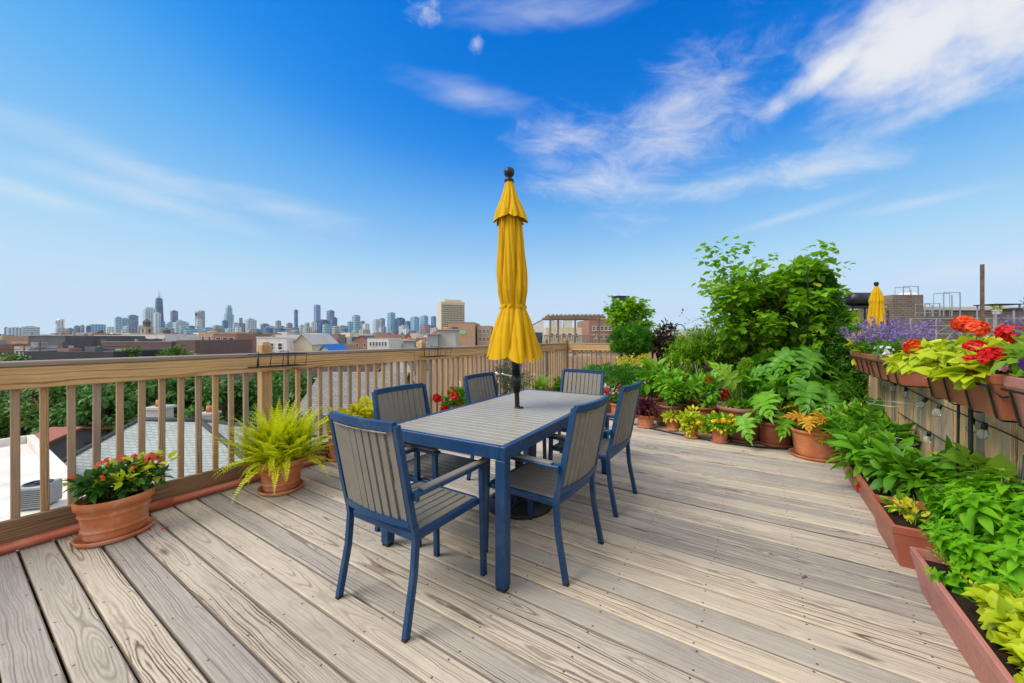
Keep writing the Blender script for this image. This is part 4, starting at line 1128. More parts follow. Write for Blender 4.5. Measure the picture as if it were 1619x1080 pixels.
# ================================================================ the neighbourhood
GZ=-12.0
m=MB(); n=2; 
m.quad([(-16000,-16000,0),(16000,-16000,0),(16000,16000,0),(-16000,16000,0)])
M['ground']=plain('city ground',(.13,.13,.11),.95,0,.3,.02,.2,(.07,.11,.04))
struct(m.build('ground',M['ground'],None,(0,0,GZ)))

def window(t, M4, w, h, frame='white_wall', split=True, name='window'):
    "frame standing proud of the wall with a pane inside; M4 maps (across, out, up) to the building"
    f=MB(); k=min(.10,w*.12)
    for c,s in (((-w/2+k/2,.03,0),(k,.09,h)),((w/2-k/2,.03,0),(k,.09,h)),((0,.03,h/2-k/2),(w-2*k,.09,k)),((0,.03,-h/2+k/2),(w-2*k,.09,k))): f.box(c,s,M4,.005)
    if split: f.box((0,.03,0),(w-2*k,.07,k*.7),M4,.005)
    f.box((0,.06,-h/2-k*.6),(w*1.12,.16,k),M4,.005)
    o=f.build(name,M[frame],t)
    p=MB(); p.box((0,.006,0),(w-2*k,.012,h-2*k),M4,.001); p.build('pane',M['glassy'],o)
def building(name,label,px0,px1,py,Y,D,wall,cat='building',roof='tar',cols=0,rows=0,yaw=None,parapet=.35,wtop=1.2,wsz=(1.0,1.5),wgap=3.2,frame='white_wall',group=None,cap=None,margin=.08,base=None,clutter=0):
    "box block seen square on between two columns of the photo, top at row py, front face at depth Y"
    W=(px1-px0)*Y/F; zt=ZH(py,Y); c=Q((px0+px1)/2,HY,Y+D/2); c.z=GZ
    t=thing(name,label,cat,c,YAW if yaw is None else yaw,group); H=zt-GZ
    m=MB(); m.box((0,0,(H-parapet)/2),(W,D,H-parapet),None,.01); 
    e=.25
    for cc,s in (((0,-D/2+e/2,H-parapet/2),(W,e,parapet)),((0,D/2-e/2,H-parapet/2),(W,e,parapet)),((-W/2+e/2,0,H-parapet/2),(e,D-2*e,parapet)),((W/2-e/2,0,H-parapet/2),(e,D-2*e,parapet))): m.box(cc,s,None,.01)
    m.build('wall',M[wall],t)
    m=MB(); m.box((0,0,H-parapet+.03),(W-2*e-.02,D-2*e-.02,.06),None,.005); m.build('roof',M[roof],t)
    for k in range(clutter):
        m=MB(); s_=random.uniform(.8,2.4); h_=random.uniform(.8,2.2); m.box((random.uniform(-.38,.38)*W,random.uniform(-.4,.2)*D,H-parapet+h_/2),(s_,s_*random.uniform(.6,1.3),h_),None,.03); m.build('roof_vent',M[random.choice(('mid_grey','lgrey','grey_wall','redbrick'))],t)
    if cap:
        m=MB(); m.box((0,-D/2+.1,H+.07),(W+.16,.4,.14),None,.01); m.build('cornice',M[cap],t)
    for r in range(rows):
        for k in range(cols):
            x=-W/2*(1-margin*2)+W*(1-margin*2)*(k+.5)/cols; z=H-parapet-wtop-wsz[1]/2-r*wgap
            if z<1.5: continue
            window(t,Matrix.Translation((x,-D/2,z))@Matrix.Rotation(PI,4,'Z'),wsz[0],wsz[1],frame)
    return t,W,H,D
def bits(t, name, mat, boxes):
    for c,s in boxes:
        m=MB(); m.box(c,s,None,.02); m.build(name,M[mat],t)
def gable(name,label,px0,px1,pye,pyr,Y,D,wall,roof,cat='house',front_gable=True,cols=0,wsz=(1,1.6),over=.3,yaw=None,wz=2.2,overs=0.3):
    W=(px1-px0)*Y/F; ze=ZH(pye,Y)-GZ; zr=ZH(pyr,Y)-GZ; c=Q((px0+px1)/2,HY,Y+D/2); c.z=GZ
    t=thing(name,label,cat,c,YAW if yaw is None else yaw)
    m=MB(); m.box((0,0,ze/2),(W,D,ze),None,.01)
    a,b=W/2,D/2
    if front_gable: V=[(-a,-b,ze),(a,-b,ze),(0,-b,zr),(-a,b,ze),(a,b,ze),(0,b,zr)]; Fc=[(0,1,2),(3,5,4),(0,2,5,3),(1,4,5,2)]
    else: V=[(-a,-b,ze),(-a,b,ze),(-a,0,zr),(a,-b,ze),(a,b,ze),(a,0,zr)]; Fc=[(0,2,1),(3,4,5),(0,3,5,2),(1,2,5,4)]
    m.add(V,Fc,None,False,None,True); m.build('wall',M[wall],t)
    m=MB(); th=.12
    def slab(p0,p1,p2,p3,L,Wd):
        n=(p1-p0).cross(p3-p0).normalized()
        if n.z<0: n=-n
        V=[p0+n*.02,p1+n*.02,p2+n*.02,p3+n*.02]; V+= [v+n*th for v in V]
        uvq=[(0,0),(L,0),(L,Wd),(0,Wd)]
        Fc=[(0,1,2,3),(4,5,6,7),(0,1,5,4),(1,2,6,5),(2,3,7,6),(3,0,4,7)]
        m.add(V,Fc,[list(uvq),list(uvq)]+[[(0,0),(L,0),(L,.1),(0,.1)]]*4,False,None,True)
    sl=(zr-ze)/(a if front_gable else b)
    if front_gable:
        for sx in (-1,1):
            slab(Vector((sx*(a+over),-b-overs,ze-sl*over)),Vector((sx*(a+over),b+overs,ze-sl*over)),Vector((0,b+overs,zr)),Vector((0,-b-overs,zr)),D,math.hypot(a,zr-ze))
    else:
        for sy in (-1,1):
            slab(Vector((-a-overs,sy*(b+over),ze-sl*over)),Vector((a+overs,sy*(b+over),ze-sl*over)),Vector((a+overs,0,zr)),Vector((-a-overs,0,zr)),W,math.hypot(b,zr-ze))
    m.build('roof',M[roof],t)
    for k in range(cols):
        x=-W/2+W*(k+.5)/cols; window(t,Matrix.Translation((x,-b,ze-wz))@Matrix.Rotation(PI,4,'Z'),*wsz)
    return t,W,ze,D

# white flat roof just below the railing on the left, with a condenser
p=Vector((-17.2,-5.4,0))
t=thing('flat_roofed_building','white flat roofed building just below the left railing','building',(p.x,p.y,GZ),0)
W,D,H=22.6,16.0,8.5
m=MB(); m.box((0,0,H/2-.15),(W,D,H-.3)); m.build('wall',M['lgrey'],t)
m=MB(); m.box((0,0,H-.15),(W-.5,D-.5,.06)); m.build('roof',M['white_roof'],t)
m=MB()
for cc,s in (((0,-D/2+.12,H),(W,.25,.4)),((0,D/2-.12,H),(W,.25,.4)),((-W/2+.12,0,H),(.25,D-.5,.4)),((W/2-.12,0,H),(.25,D-.5,.4))): m.box(cc,s,None,.02)
m.build('parapet',M['white_roof'],t)
p=Q(60,790,10.9); t=thing('condenser_unit','grey box air conditioning condenser on the white roof','air conditioner',(p.x,p.y,GZ+8.38),YAW+.3)
m=MB(); m.box((0,0,.36),(.68,.68,.62),None,.03); m.build('casing',M['mid_grey'],t)
m=MB()
for k in range(9): m.box((0,-.345,.12+k*.055),(.6,.012,.02),None,.002)
m.build('grille',M['black'],t)
m=MB(); m.lathe([(.28,.675),(.29,.69),(.25,.69),(.25,.676)],24); m.lathe([(1e-4,.70),(.06,.70),(.06,.676)],12); m.build('fan_guard',M['black'],t)
# grey green hip roof
zo=GZ
A0=Q(222,663,17.3); 
def cp(X,Y,Z): return cam2deck(X,Y,Z)
t=thing('hip_roofed_house','house with a pale grey green shingled hip roof below the railing','house',(A0.x,A0.y,GZ))
apx=A0; FLc=cp(-20.1,13.0,-5.5); FRc=cp(-6.2,13.0,-5.5); BR=cp(-6.2,22.5,-5.5); BLc=cp(-20.1,22.5,-5.5); A1=cp(-14.6,17.6,-2.62)
o0=Vector((A0.x,A0.y,GZ)); loc=[q-o0 for q in (apx,A1,FLc,FRc,BR,BLc)]
m=MB()
def face(pts):
    o=pts[0]; ux=(pts[1]-pts[0]).normalized(); nn=(pts[1]-pts[0]).cross(pts[2]-pts[0]).normalized(); uy=nn.cross(ux)
    m.add(pts,[tuple(range(len(pts)))],[[((p-o).dot(ux),(p-o).dot(uy)) for p in pts]])
a0,a1,fl,fr,br,bl=loc
face([fl,fr,a1,a0]); face([fr,br,a1]); face([br,bl,a0,a1]); face([bl,fl,a0]); m.build('roof',M['shingle'],t)
m=MB()
for p_,q_ in ((a0,a1),(a1,fr),(a0,fl),(a1,br),(a0,bl)): m.tube([p_,q_],[.11,.11],6)
m.build('ridge_cap',M['shingle_dk'],t)
m=MB(); k=[fl,fr,br,bl]
for i in range(4): m.tube([k[i],k[(i+1)%4]],.09,6)
m.build('gutter',M['white_wall'],t)
m=MB(); ins=[q+(sum(k,Vector())/4-q)*.06 for q in k]; V=[Vector((q.x,q.y,0)) for q in ins]+[Vector((q.x,q.y,q.z-.02)) for q in ins]
m.add(V,[(0,1,2,3),(4,5,6,7),(0,1,5,4),(1,2,6,5),(2,3,7,6),(3,0,4,7)],None,False,None,True); m.build('wall',M['tanbrick'],t)
def chimney(label,px,py0,py1,Y,s,mat='oldbrick',name='chimney'):
    p=Q(px,HY,Y); z0=ZH(py1,Y)-.6; z1=ZH(py0,Y); t=thing(name,label,'chimney',(p.x,p.y,z0),YAW)
    m=MB(); m.box((0,0,(z1-z0)/2),(s,s,z1-z0)); m.build('shaft',M[mat],t)
    m=MB(); m.box((0,0,z1-z0+.06),(s*1.25,s*1.25,.12)); m.build('chimney_cap',M['lgrey'],t)
    m=MB(); m.lathe([(s*.25,z1-z0+.12),(s*.22,z1-z0+.45),(s*.15,z1-z0+.45),(s*.15,z1-z0+.12)],12); m.build('flue',M['terra'],t)
chimney('pale chimney standing behind the grey green hip roof',253,646,674,19.5,.75,'lgrey'); chimney('small chimney right of the pale one, behind the hip roof',331,655,690,20.5,.6,'lgrey')
# brick house on the far left, dark shed roof
gable('brick_house','brown brick house with a white window at the far left, behind the balusters',-60,47,612,585,34,10,'orangebrick','shingle_dk',cols=3,wsz=(1.1,1.7))
gable('shed','low shed with a red brown metal roof beside the white roof',88,124,703,690,22,3.5,'grey_wall','terra_dk',cat='shed',front_gable=False)
gable('garage','grey garage behind the trees left of the hip roof',148,212,680,664,27,5,'grey_wall','shingle2',cat='garage',front_gable=False)
gable('orange_house','house with an orange tan wall seen above the lime fern',352,398,606,586,48,8,'orangebrick','shingle_dk',cols=1)
# worn grey roof in the middle
gable('grey_roofed_house','house with a broad worn grey shingle roof below the middle of the railing',508,648,650,599,22,6,'tanbrick','shingle2',front_gable=False,over=.4)
building('maroon_building','maroon brick building behind the worn grey roof',455,625,566,44,8,'maroon',cols=4,rows=1,wtop=2.0,wsz=(1.1,1.6))
gable('white_house','white house with a tall white framed window left of the rail post',622,676,585,556,31,8,'white_wall','shingle2',cols=2,wsz=(1.0,2.1),wz=1.9)
building('tan_building','tan brick building close behind the far part of the railing',676,1010,562,24,10,'orangebrick',cols=5,rows=2,wtop=1.3,wsz=(.9,1.7),wgap=3.4)
building('red_panel_house','narrow red and white striped house beside the maroon building',408,430,572,40,6,'maroon')

# middle distance above the rail
building('tan_building','tan brick building above the rail at the far left',37,84,531,140,30,'tanbrick',cols=2,rows=1)
building('tan_building','lower tan building with rooftop clutter near the left end',86,112,540,130,25,'orangebrick')
t,W,H,D=building('grey_building','dark grey flat topped building left of the maroon wall',117,176,531,110,24,'grey_wall',cap='mid_grey')
bits(t,'roof_vent','mid_grey',[((-3,-6,H+.5),(.6,.6,1.4)),((2,-7,H+.6),(.5,.5,1.6)),((4,-6,H+.3),(1.2,.8,.9))])
building('grey_building','mid grey brick wall between the dark grey building and the maroon wall',177,219,536.5,118,20,'grey_wall')
t,W,H,D=building('maroon_building','long purplish brown brick building above the left railing',219,329,541,92,20,'maroon',cap='mid_grey')
bits(t,'roof_vent','mid_grey',[((-5,-5,H+.3),(.5,.5,.9)),((3,-6,H+.4),(.4,.4,1.1))])
building('maroon_building','taller stub at the right end of the purplish brick building',329.5,360,538,91,20,'maroon')
t,W,H,D=building('flat_roofed_building','low building with a black tar roof just above the left rail',105,243,556,70,14,'tar',clutter=3)
bits(t,'skylight','lgrey',[((3,0,H),(2.5,1.4,.5)),((-4,1,H),(1.2,1.2,.7))])
t,W,H,D=building('white_building','white flat roofed building behind the purplish brick wall',240,300,528.5,150,22,'white_wall',cols=3,rows=1,wsz=(1.8,1.6),cap='mid_grey')
building('tan_building','long low tan building behind the white flat roofed building',183,235,530,170,20,'cream')
t,W,H,D=building('red_brick_building','red brick building with white bay windows left of the rail post',372,409,527.5,120,20,'redbrick',cols=3,rows=2,wtop=.8,wsz=(1.6,1.6),wgap=2.6,cap='cream')
building('tan_building','pale tan building beside the red brick bay windows',347,372,525,135,20,'tanbrick',cols=2,rows=1)
# church towers
def church(px,py,Y,label,w=4.2):
    p=Q(px,HY,Y); t=thing('church_tower',label,'church tower',(p.x,p.y,GZ),.4); H=ZH(py,Y)-GZ
    m=MB(); m.box((0,0,H*.36),(w,w,H*.72)); m.build('shaft',M['tanbrick'],t)
    m=MB(); m.box((0,0,H*.73),(w*1.15,w*1.15,H*.02)); m.build('cornice',M['lgrey'],t)
    m=MB(); m.lathe([(w*.42,H*.74),(w*.42,H*.86),(w*.5,H*.865),(w*.46,H*.89),(w*.3,H*.935),(w*.12,H*.955),(w*.12,H*.98),(w*.04,H*.985),(1e-4,H*1.03)],8,smooth=False); m.build('belfry_dome',M['grey_wall'],t)
    for k in range(4): window(t,Matrix.Rotation(k*PI/2,4,'Z')@Matrix.Translation((0,-w/2,H*.62))@Matrix.Rotation(PI,4,'Z'),w*.35,H*.12,'lgrey',False)
church(232,503,330,'church tower with a dark domed belfry under the tapered skyscraper',6.0); church(263,518,345,'second lower church tower right of the domed belfry',6.0)
church(636,525,520,'left one of two tiny church towers near the cream hotel',5.0); church(646,525,525,'right one of two tiny church towers near the cream hotel',5.0)
# white house & gables right of the first post
building('white_house','pale white house with one window right of the first rail post',434,482,534,62,10,'white_wall',roof='lgrey',cols=3,rows=1,wsz=(.8,1.2),wtop=.5,cap='white_wall')
gable('cream_house','cream house gable right of the pale white house',485,515,544,529,64,9,'cream','lgrey',over=.2)
gable('cream_house','second cream gable peeping behind the pale white house',446,466,536,530,75,9,'cream','lgrey',over=.2)
gable('small_gable','small white gable with a blue tarp on its roof',519,536,556,546,60,6,'white_wall','bluecloth',over=.2)
gable('red_brick_house','red brick house left of the white windowed building',568,592,537,531,150,12,'redbrick','shingle_dk',cols=2)
gable('brown_house','brown gabled house between the trees and the red brick house',547,568,540,533,160,12,'orangebrick','shingle_dk',cols=2)
building('white_building','white building with two rows of dark windows left of the second post',592,626,535,125,14,'white_wall',cols=6,rows=2,wtop=.8,wsz=(.8,1.4),wgap=2.7,cap='cream')
building('grey_building','pale grey house row right of the white windowed building',626,652,536,140,14,'lgrey',cols=3,rows=1)
chimney('stone chimney in front of the tan corner building',708,522,545,60,3.0,'lgrey'); chimney('blue grey chimney right of the second rail post',685.5,529,546,58,1.6,'mid_grey'); chimney('small blue grey chimney left of the second rail post',648,539,548,58,1.6,'mid_grey')
# cream hotel with a grid of windows
def hotel():
    Y=420; px0,px1,py=690,737,473
    c=Q((px0+px1)/2,HY,Y+10); H=ZH(477,Y)-GZ; W=36.; D=17.
    t=thing('hotel_tower','tall cream slab block with a grid of dark windows','tower block',(c.x,c.y,GZ),YAW+.42)
    W,D=(px1-px0)*Y/F*.82,15.5
    m=MB(); m.box((0,0,H/2),(W,D,H)); m.build('wall',M['cream'],t)
    m=MB(); n,r=15,19
    for i in range(r):
        z=H-3-(i+.5)*2.35
        for k in range(n): m.box((-W/2+1+(W-2)*(k+.5)/n,-D/2-.02,z),(W/n*.72,.08,1.45),None,.001)
    o=m.build('window_grid',M['glassy'],t); o['kind']='stuff'
    m=MB()
    for k in range(n+1): m.box((-W/2+1+(W-2)*k/n,-D/2-.16,(H-2)/2),(.3,.22,H-2.4),None,.001)
    m.build('fins',M['cream'],t)
    m=MB(); m.box((1,0,H+1.4),(W*.72,D*.6,2.8)); m.build('penthouse',M['cream'],t)
hotel()
t,W,H,D=building('tan_building','tan brick corner building with banded windows and a green sign, right of the cream hotel',714,757,510,150,24,'orangebrick',cap='orangebrick')
for r in range(4):
    window(t,Matrix.Translation((-W/2+2.2,-D/2,H-2.4-r*2.2))@Matrix.Rotation(PI,4,'Z'),3.6,1.1,'grey_wall',False)
m=MB(); m.box((-W/2+6,-D/2-.1,H-4.0),(2.4,.15,1.4)); m.build('sign_panel',LM['bright green'] if 0 else M['sign'] if 'sign' in M else plain('faded green sign',(.25,.5,.28),.6),t)
building('tan_building','lower right wing of the tan corner building beside the parasol',757,779,515,152,20,'orangebrick',cols=3,rows=2,wtop=1.2)
# right of the parasol
t=thing('stair_penthouse','white rooftop penthouse with a sloping dark green roof right of the parasol','rooftop structure',R(848,42,GZ),YAW)
Y=42; H0=ZH(560,Y)-GZ; z1=ZH(517,Y)-GZ; z2=ZH(506,Y)-GZ; w=17*Y/F*1.15
V=[(-w/2,-1.5,0),(w/2,-1.5,0),(w/2,-1.5,z2),(-w/2,-1.5,z1),(-w/2,1.5,0),(w/2,1.5,0),(w/2,1.5,z2),(-w/2,1.5,z1)]
m=MB(); m.add(V,[(0,1,2,3),(4,5,6,7),(0,1,5,4),(1,2,6,5),(2,3,7,6),(3,0,4,7)],None,False,None,True); m.build('wall',M['white_wall'],t)
m=MB(); m.tube([(-w/2-.1,0,z1+.02),(w/2+.1,0,z2+.1)],[(.07,1.6),(.07,1.6)],4,(0,0,1),False,PI/4); m.build('roof',M['stake'],t)
m=MB(); m.box((0,-1.52,ZH(535,Y)-GZ),(w*.8,.06,1.3)); m.build('opening',M['glassy'],t)
building('tan_building','pale tan block behind the rooftop pergola',855,912,518,95,20,'cream',roof='lgrey',cols=5,rows=2,wsz=(1.0,1.3),wtop=1,wgap=2.5)
t,W,H,D=building('red_brick_building','round cornered red brick building with pale windows behind the pergola',919,972,505,110,20,'redbrick',cols=7,rows=3,wtop=1.6,wsz=(.9,1.3),wgap=2.5,cap='cream')
t=thing('rooftop_unit','grey and blue rooftop machinery above the pale tan block','machinery',R(885,105,ZH(518,105)),YAW)
bits(t,'housing','lgrey',[((2.2,0,1.6),(2.2,2,3.2)),((-1,0,.9),(3,2,1.8))]); bits(t,'duct','mid_grey',[((-2.2,0,1.6),(1.2,1.2,3.0)),((0,-.2,2.3),(2.6,.5,.5))])
# pergola deck on the next roof
Y=22.; c=R(905,Y,0); zb=ZH(560,Y); zt=ZH(504,Y); zr_=ZH(530.5,Y)
t=thing('rooftop_pergola','weathered wooden pergola on a neighbouring roof deck','pergola',(c.x,c.y,zb-.3),YAW)
Wp=80*Y/F
for x in (-Wp/2+.1,-Wp/2+.55,.0,Wp/2-.1):
    m=MB(); m.box((x,-.8 if x!=.0 else -1,(zt-zb+.3)/2),(.1,.1,zt-zb+.3)); m.build('post',M['farwood'],t)
m=MB()
for y_ in (-1.05,1.0): m.box((0,y_,zt-zb+.33),(Wp+.4,.06,.16))
m.build('beam',M['farwood'],t)
m=MB()
for k in range(14): m.box((-Wp/2+Wp*k/13,0,zt-zb+.45),(.045,2.7,.10))
m.build('rafters',M['farwood'],t)
t=thing('rooftop_railing','low slatted railing of the neighbouring roof deck with the pergola','railing',(c.x,c.y,zb-.3),YAW)
Wr=108*Y/F
m=MB(); m.box((.2,-1.3,zr_-zb+.3),(Wr,.14,.05)); m.box((.2,-1.3,.45),(Wr,.04,.09)); m.build('rail',M['farwood'],t)
m=MB()
for k in range(44): m.box((.2-Wr/2+Wr*(k+.5)/44,-1.34,(zr_-zb+.3)/2),(.05,.035,zr_-zb+.25))
m.build('slats',M['farwood'],t)
building('pergola_building','brick building carrying the pergola roof deck',845,975,563,20.2,9,'orangebrick',roof='lgrey')
t=thing('water_tank','dark blue boxy tank house rising behind the slender pale tree','tank',R(981,100,ZH(530,100)),YAW+.3)
w=25*100/F*.8; h=ZH(470,100)-ZH(530,100)
m=MB(); m.box((0,0,h*.52),(w,w*.8,h*.96)); m.build('casing',M['bluegrey'] if 'bluegrey' in M else plain('dark blue cladding',(.02,.03,.055),.5),t)
m=MB(); m.box((0,0,h*1.01),(w*1.1,w*.9,h*.03)); m.build('lid',M['black'],t)
building('tan_building','pale low block glimpsed under the airy tree',1072,1108,520,160,20,'lgrey',cols=4,rows=1)
building('tan_building','low brick block behind the plants between the pompom pine and the hook',975,1075,531,90,20,'orangebrick')

# ---- right hand neighbour: sooty wall, roof furniture, parasol
m=MB(); m.box((8.4,11.0,-6.2),(13.6,24.0,11.8)); struct(m.build('roof_terrace',M['mid_grey']))
Y=13.5
t,W,H,D=building('brick_parapet','long sooty brick wall of the neighbouring roof, behind the lavender','wall',0,0,0,1,'oldbrick') if False else building('brick_parapet',1340 and 'long sooty brick wall of the neighbouring roof, behind the lavender',1335,1760,491,13.5,.45,'oldbrick',cat='wall',cap='lgrey')
building('brick_parapet','raised brick block on the sooty wall, right of the small parasol',1393,1442,466,13.2,.8,'oldbrick',cat='wall')
building('brick_parapet','low brick stub at the left end of the sooty wall',1352,1394,486,13.3,.4,'oldbrick',cat='wall')
t=thing('small_umbrella','smaller closed yellow parasol on the neighbouring terrace','umbrella',R(1385.5,8.9,-.3))
H=ZH(446,8.9)+.3
m=MB(); m.tube([(0,0,0),(0,0,H-.06)],.02,10); m.build('pole',M['black'],t)
axs=ax; ax=lambda z: Vector((0,0,z))
m=cloth([(H-.10,.03,.08),(H-.25,.09,.22),(H-.45,.135,.25),(H-.50,.12,.25),(H-.9,.15,.28),(H-1.15,.17,.25),(H-1.35,.19,.25)],120,1,8,.5,-.04,40,5); m.build('canopy',M['yellow'],t)
ax=axs
m=MB(); m.ball((0,0,H-.04),.05); m.lathe([(.03,H-.12),(.035,H-.09),(.02,H-.08)],10); m.build('finial',M['black'],t)
m=MB(); m.lathe([(1e-4,0),(.25,0),(.25,.05),(.05,.1),(1e-4,.1)],20); m.build('base_plate',M['iron'],t)
t=thing('roof_post','tall rusty brown post on the neighbouring terrace at the far right','post',R(1553,8.6,-.3))
H=ZH(418,8.6)+.3
m=MB(); m.box((0,0,H/2+.55),(.055,.055,H-1.1)); m.build('pole',M['bark'],t)
m=MB(); m.box((.05,.02,.95),(.09,.06,1.9)); m.build('timber_support',M['baluster'],t)
t=thing('grill','black barrel barbecue grill on a stand left of the small parasol','barbecue',R(1358,12.2,-.3),YAW)
z0=ZH(487,12.2)+.3
m=MB(); m.tube([(-.32,0,z0+.28),(.36,0,z0+.28)],[.22,.22],20,(0,0,1)); m.build('barrel_lid',M['black'],t)
m=MB(); m.tube([(.33,0,z0+.28),(.40,0,z0+.28)],[.2,.2],20,(0,0,1)); m.build('end_panel',M['terra_dk'],t)
m=MB(); m.box((0,0,z0+.02),(.9,.5,.05)); 
for sx in (-.38,.38):
    for sy in (-.2,.2): m.bar([(sx,sy,0),(sx,sy,z0)],.035)
m.build('stand',M['black'],t)
t=thing('tank','white and blue drum shaped unit on top of the brick block','tank',R(1434,14.2,ZH(487,14.2)))
m=MB(); m.lathe([(.34,0),(.36,.1),(.36,.42),(.30,.5),(.2,.56),(1e-4,.58)],20); m.build('drum',M['white_wall'],t)
m=MB(); m.box((-.42,0,.25),(.3,.3,.5)); m.build('motor',M['mid_grey'],t)
def frame(px,py0,py1,Y,w,label):
    z0=ZH(py1,Y); h=ZH(py0,Y)-z0; t=thing('wire_frame_rack',label,'rack',R(px,Y,z0),YAW,'bare metal frames above the sooty wall'); m=MB()
    for x in (-w/2,w/2,0): m.bar([(x,0,0),(x,0,h*(.96 if x else .86))],.024)
    for sy in (0,.3): m.bar([(-w/2,sy,h*.96),(w/2,sy,h*.96)],.022); m.bar([(-w/2,sy,h*.3),(w/2,sy,h*.3)],.02)
    for x in (-w/2,w/2): m.bar([(x,.3,0),(x,.3,h*.96)],.012)
    m.build('frame',M['mid_grey'],t)
frame(1440,451,500,13.9,.55,'thin bare metal frame over the white drum'); frame(1505,461,500,12.6,.55,'thin bare metal frame left of the tall rusty post'); frame(1474,479,500,12.6,.5,'low bare metal frame right of the white drum')
def tableset(px,py,Y,label):
    z=ZH(py,Y)+.3; t=thing('terrace_table',label,'table',R(px,Y,-.3),YAW); m=MB(); m.box((0,0,z),(.9,.6,.03)); m.build('tabletop',M['black'],t)
    for sx in (-.38,.38):
        for sy in (-.24,.24): m=MB(); m.bar([(sx,sy,0),(sx,sy,z)],.03); m.build('leg',M['mid_grey'],t)
tableset(1578,482,12.3,'high dark table on the terrace right of the tall rusty post'); tableset(1606,489,12.0,'lower table beside the high dark table at the right edge')
p=R(1576,12.1,ZH(497,12.1)); t=thing('potted_plant','tiny lime plant under the high dark terrace table','potted plant',p); z=pot(t,.12,.09,.14,M['lgrey'],saucer=False); foliage(t,'chartreuse',L_OVAL,(0,0,z+.08),(.16,.16,.12),90,.07)
def rails(label,px0,px1,Y,zs):
    a=R(px0,Y,-.3); b_=R(px1,Y,-.3); c=(a+b_)/2; t=thing('metal_railing',label,'railing',c,YAW); L=(px1-px0)*Y/F; m=MB()
    for z in zs: m.bar([(-L/2,0,z+.3),(L/2,0,z+.3)],.02,ref=(0,0,1))
    m.build('rail',M['mid_grey'],t)
    for k in range(6): m=MB(); x=-L/2+L*k/5; m.bar([(x,0,0),(x,0,zs[-1]+.3)],.028); m.build('post',M['mid_grey'],t)
    m=MB()
    for k in range(5):
        x=-L/2+L*k/5; m.bar([(x,.02,zs[0]+.3),(x+L/5,.02,zs[-1]+.3)],.012)
    m.build('brace',M['mid_grey'],t)
rails('thin grey metal railing in front of the sooty wall',1440,1640,11.2,(1.38,1.62,1.84))

def pole(px,py,Y,label):
    p=R(px,Y,GZ); H=ZH(py,Y)-GZ; t=thing('utility_pole',label,'utility pole',p,.5); m=MB(); m.tube([(0,0,0),(0,0,H)],[.16,.11],8); m.build('pole',M['bark'],t)
    for z in (H-.5,H-1.4): m=MB(); m.box((0,0,z),(2.4,.12,.14)); m.build('crossarm',M['bark'],t)
    for x in (-1.05,-.4,.4,1.05):
        m=MB(); m.tube([(x,-40+4*k,H-.4-1.1*(1-((k-10)/10)**2)) for k in range(21)],.025,5); m.build('wire',M['black'],t)
pole(63,540,75,'dark utility pole with crossarms left of the black tar roof'); pole(38,546,88,'second utility pole at the far left above the railing')

for a in (('brick_house','small red brick house front at the far left above the rail',0,22,545,112,'redbrick'),('brick_house','narrow tan house beside the small red brick house front',22,36,541,150,'tanbrick'),
          ('grey_house','pale grey house behind the black tar roof',60,84,548,98,'lgrey'),('brick_house','orange brick house peeping over the dark grey building',136,160,527,210,'orangebrick'),('cream_house','cream house between the mid grey wall and the domed belfry',196,222,532,160,'cream'),
          ('red_brick_house','red brick house between the white flat roofed building and the tan building',300,322,533,170,'redbrick'),('cream_house','cream house left of the pale tan building',322,346,531,200,'cream'),('brick_house','orange brick house front right of the blue tarp gable',536,552,545,90,'orangebrick'),
          ('white_house','white house low beneath the cream hotel',655,682,541,95,'white_wall'),('brick_house','red brick house low beneath the cream hotel',662,690,534,170,'redbrick')):
    building(a[0],a[1],a[2],a[3],a[4],a[5],10,a[6],cat='house',cols=3,rows=2,wtop=.7,wsz=(.9,1.3),wgap=2.6,clutter=2)

# ================================================================ trees beyond the railing
def bigtree_mesh(seed,H,Rr,N,size,tm=L_WIDE):
    rn=random.Random(seed); m=MB(); cs=[]
    m.tube([(0,0,0),(.1,0,H*.3),(0,.1,H*.55),(0,0,H*.85)],[.28,.2,.14,.04],8)
    for k in range(26):
        a=rn.uniform(0,6.28); u=rn.uniform(.35,1.0); z=H*(.38+.58*u); r=Rr*math.sin(PI*(.18+.74*u))*rn.uniform(.55,1.0)
        c=Vector((r*math.cos(a),r*math.sin(a),z)); cs.append(c); b=Vector((0,0,z*.66)); m.tube([b,b.lerp(c,.5)+Vector((0,0,.25)),c],[.07,.045,.015],5,cap=False)
    nm=NM(); k=N//len(cs)
    for c in cs:
        n=int(k*rn.uniform(.6,1.4)); d=rdir(n); rr=Rr*rn.uniform(.24,.42)
        pos=np.array(c)+d*RNG.uniform(.3,1,(n,1))*rr*np.array([1,1,.7])
        nm.scatter(tm,pos,d+rdir(n)*.6+np.array([0,0,-.2]),np.array([0,0,1.])+d*.6+rdir(n)*.3,size*RNG.uniform(.6,1.3,n))
    return m,nm
protos=[]
def bigtree(px,Y,top,label,v,name='leafy_tree',scale=None,rot=0,mat='far leaf'):
    p=R(px,Y,GZ); H=ZH(top,Y)-GZ
    if len(protos)<=v:
        m,nm=bigtree_mesh(20+v,10.,3.1,3600,.42,L_OVAL)
        t=thing(name,label,'tree',p,rot); m.build('trunk',M['bark'],t); nm.build('crown',LM['far leaf' if v!=1 else 'far leaf light'],t); protos.append(t); t.scale=(H/10.,)*3
    else: dup(protos[v],p,rot,label,None,H/10.)
G1='leafy trees below the deck'
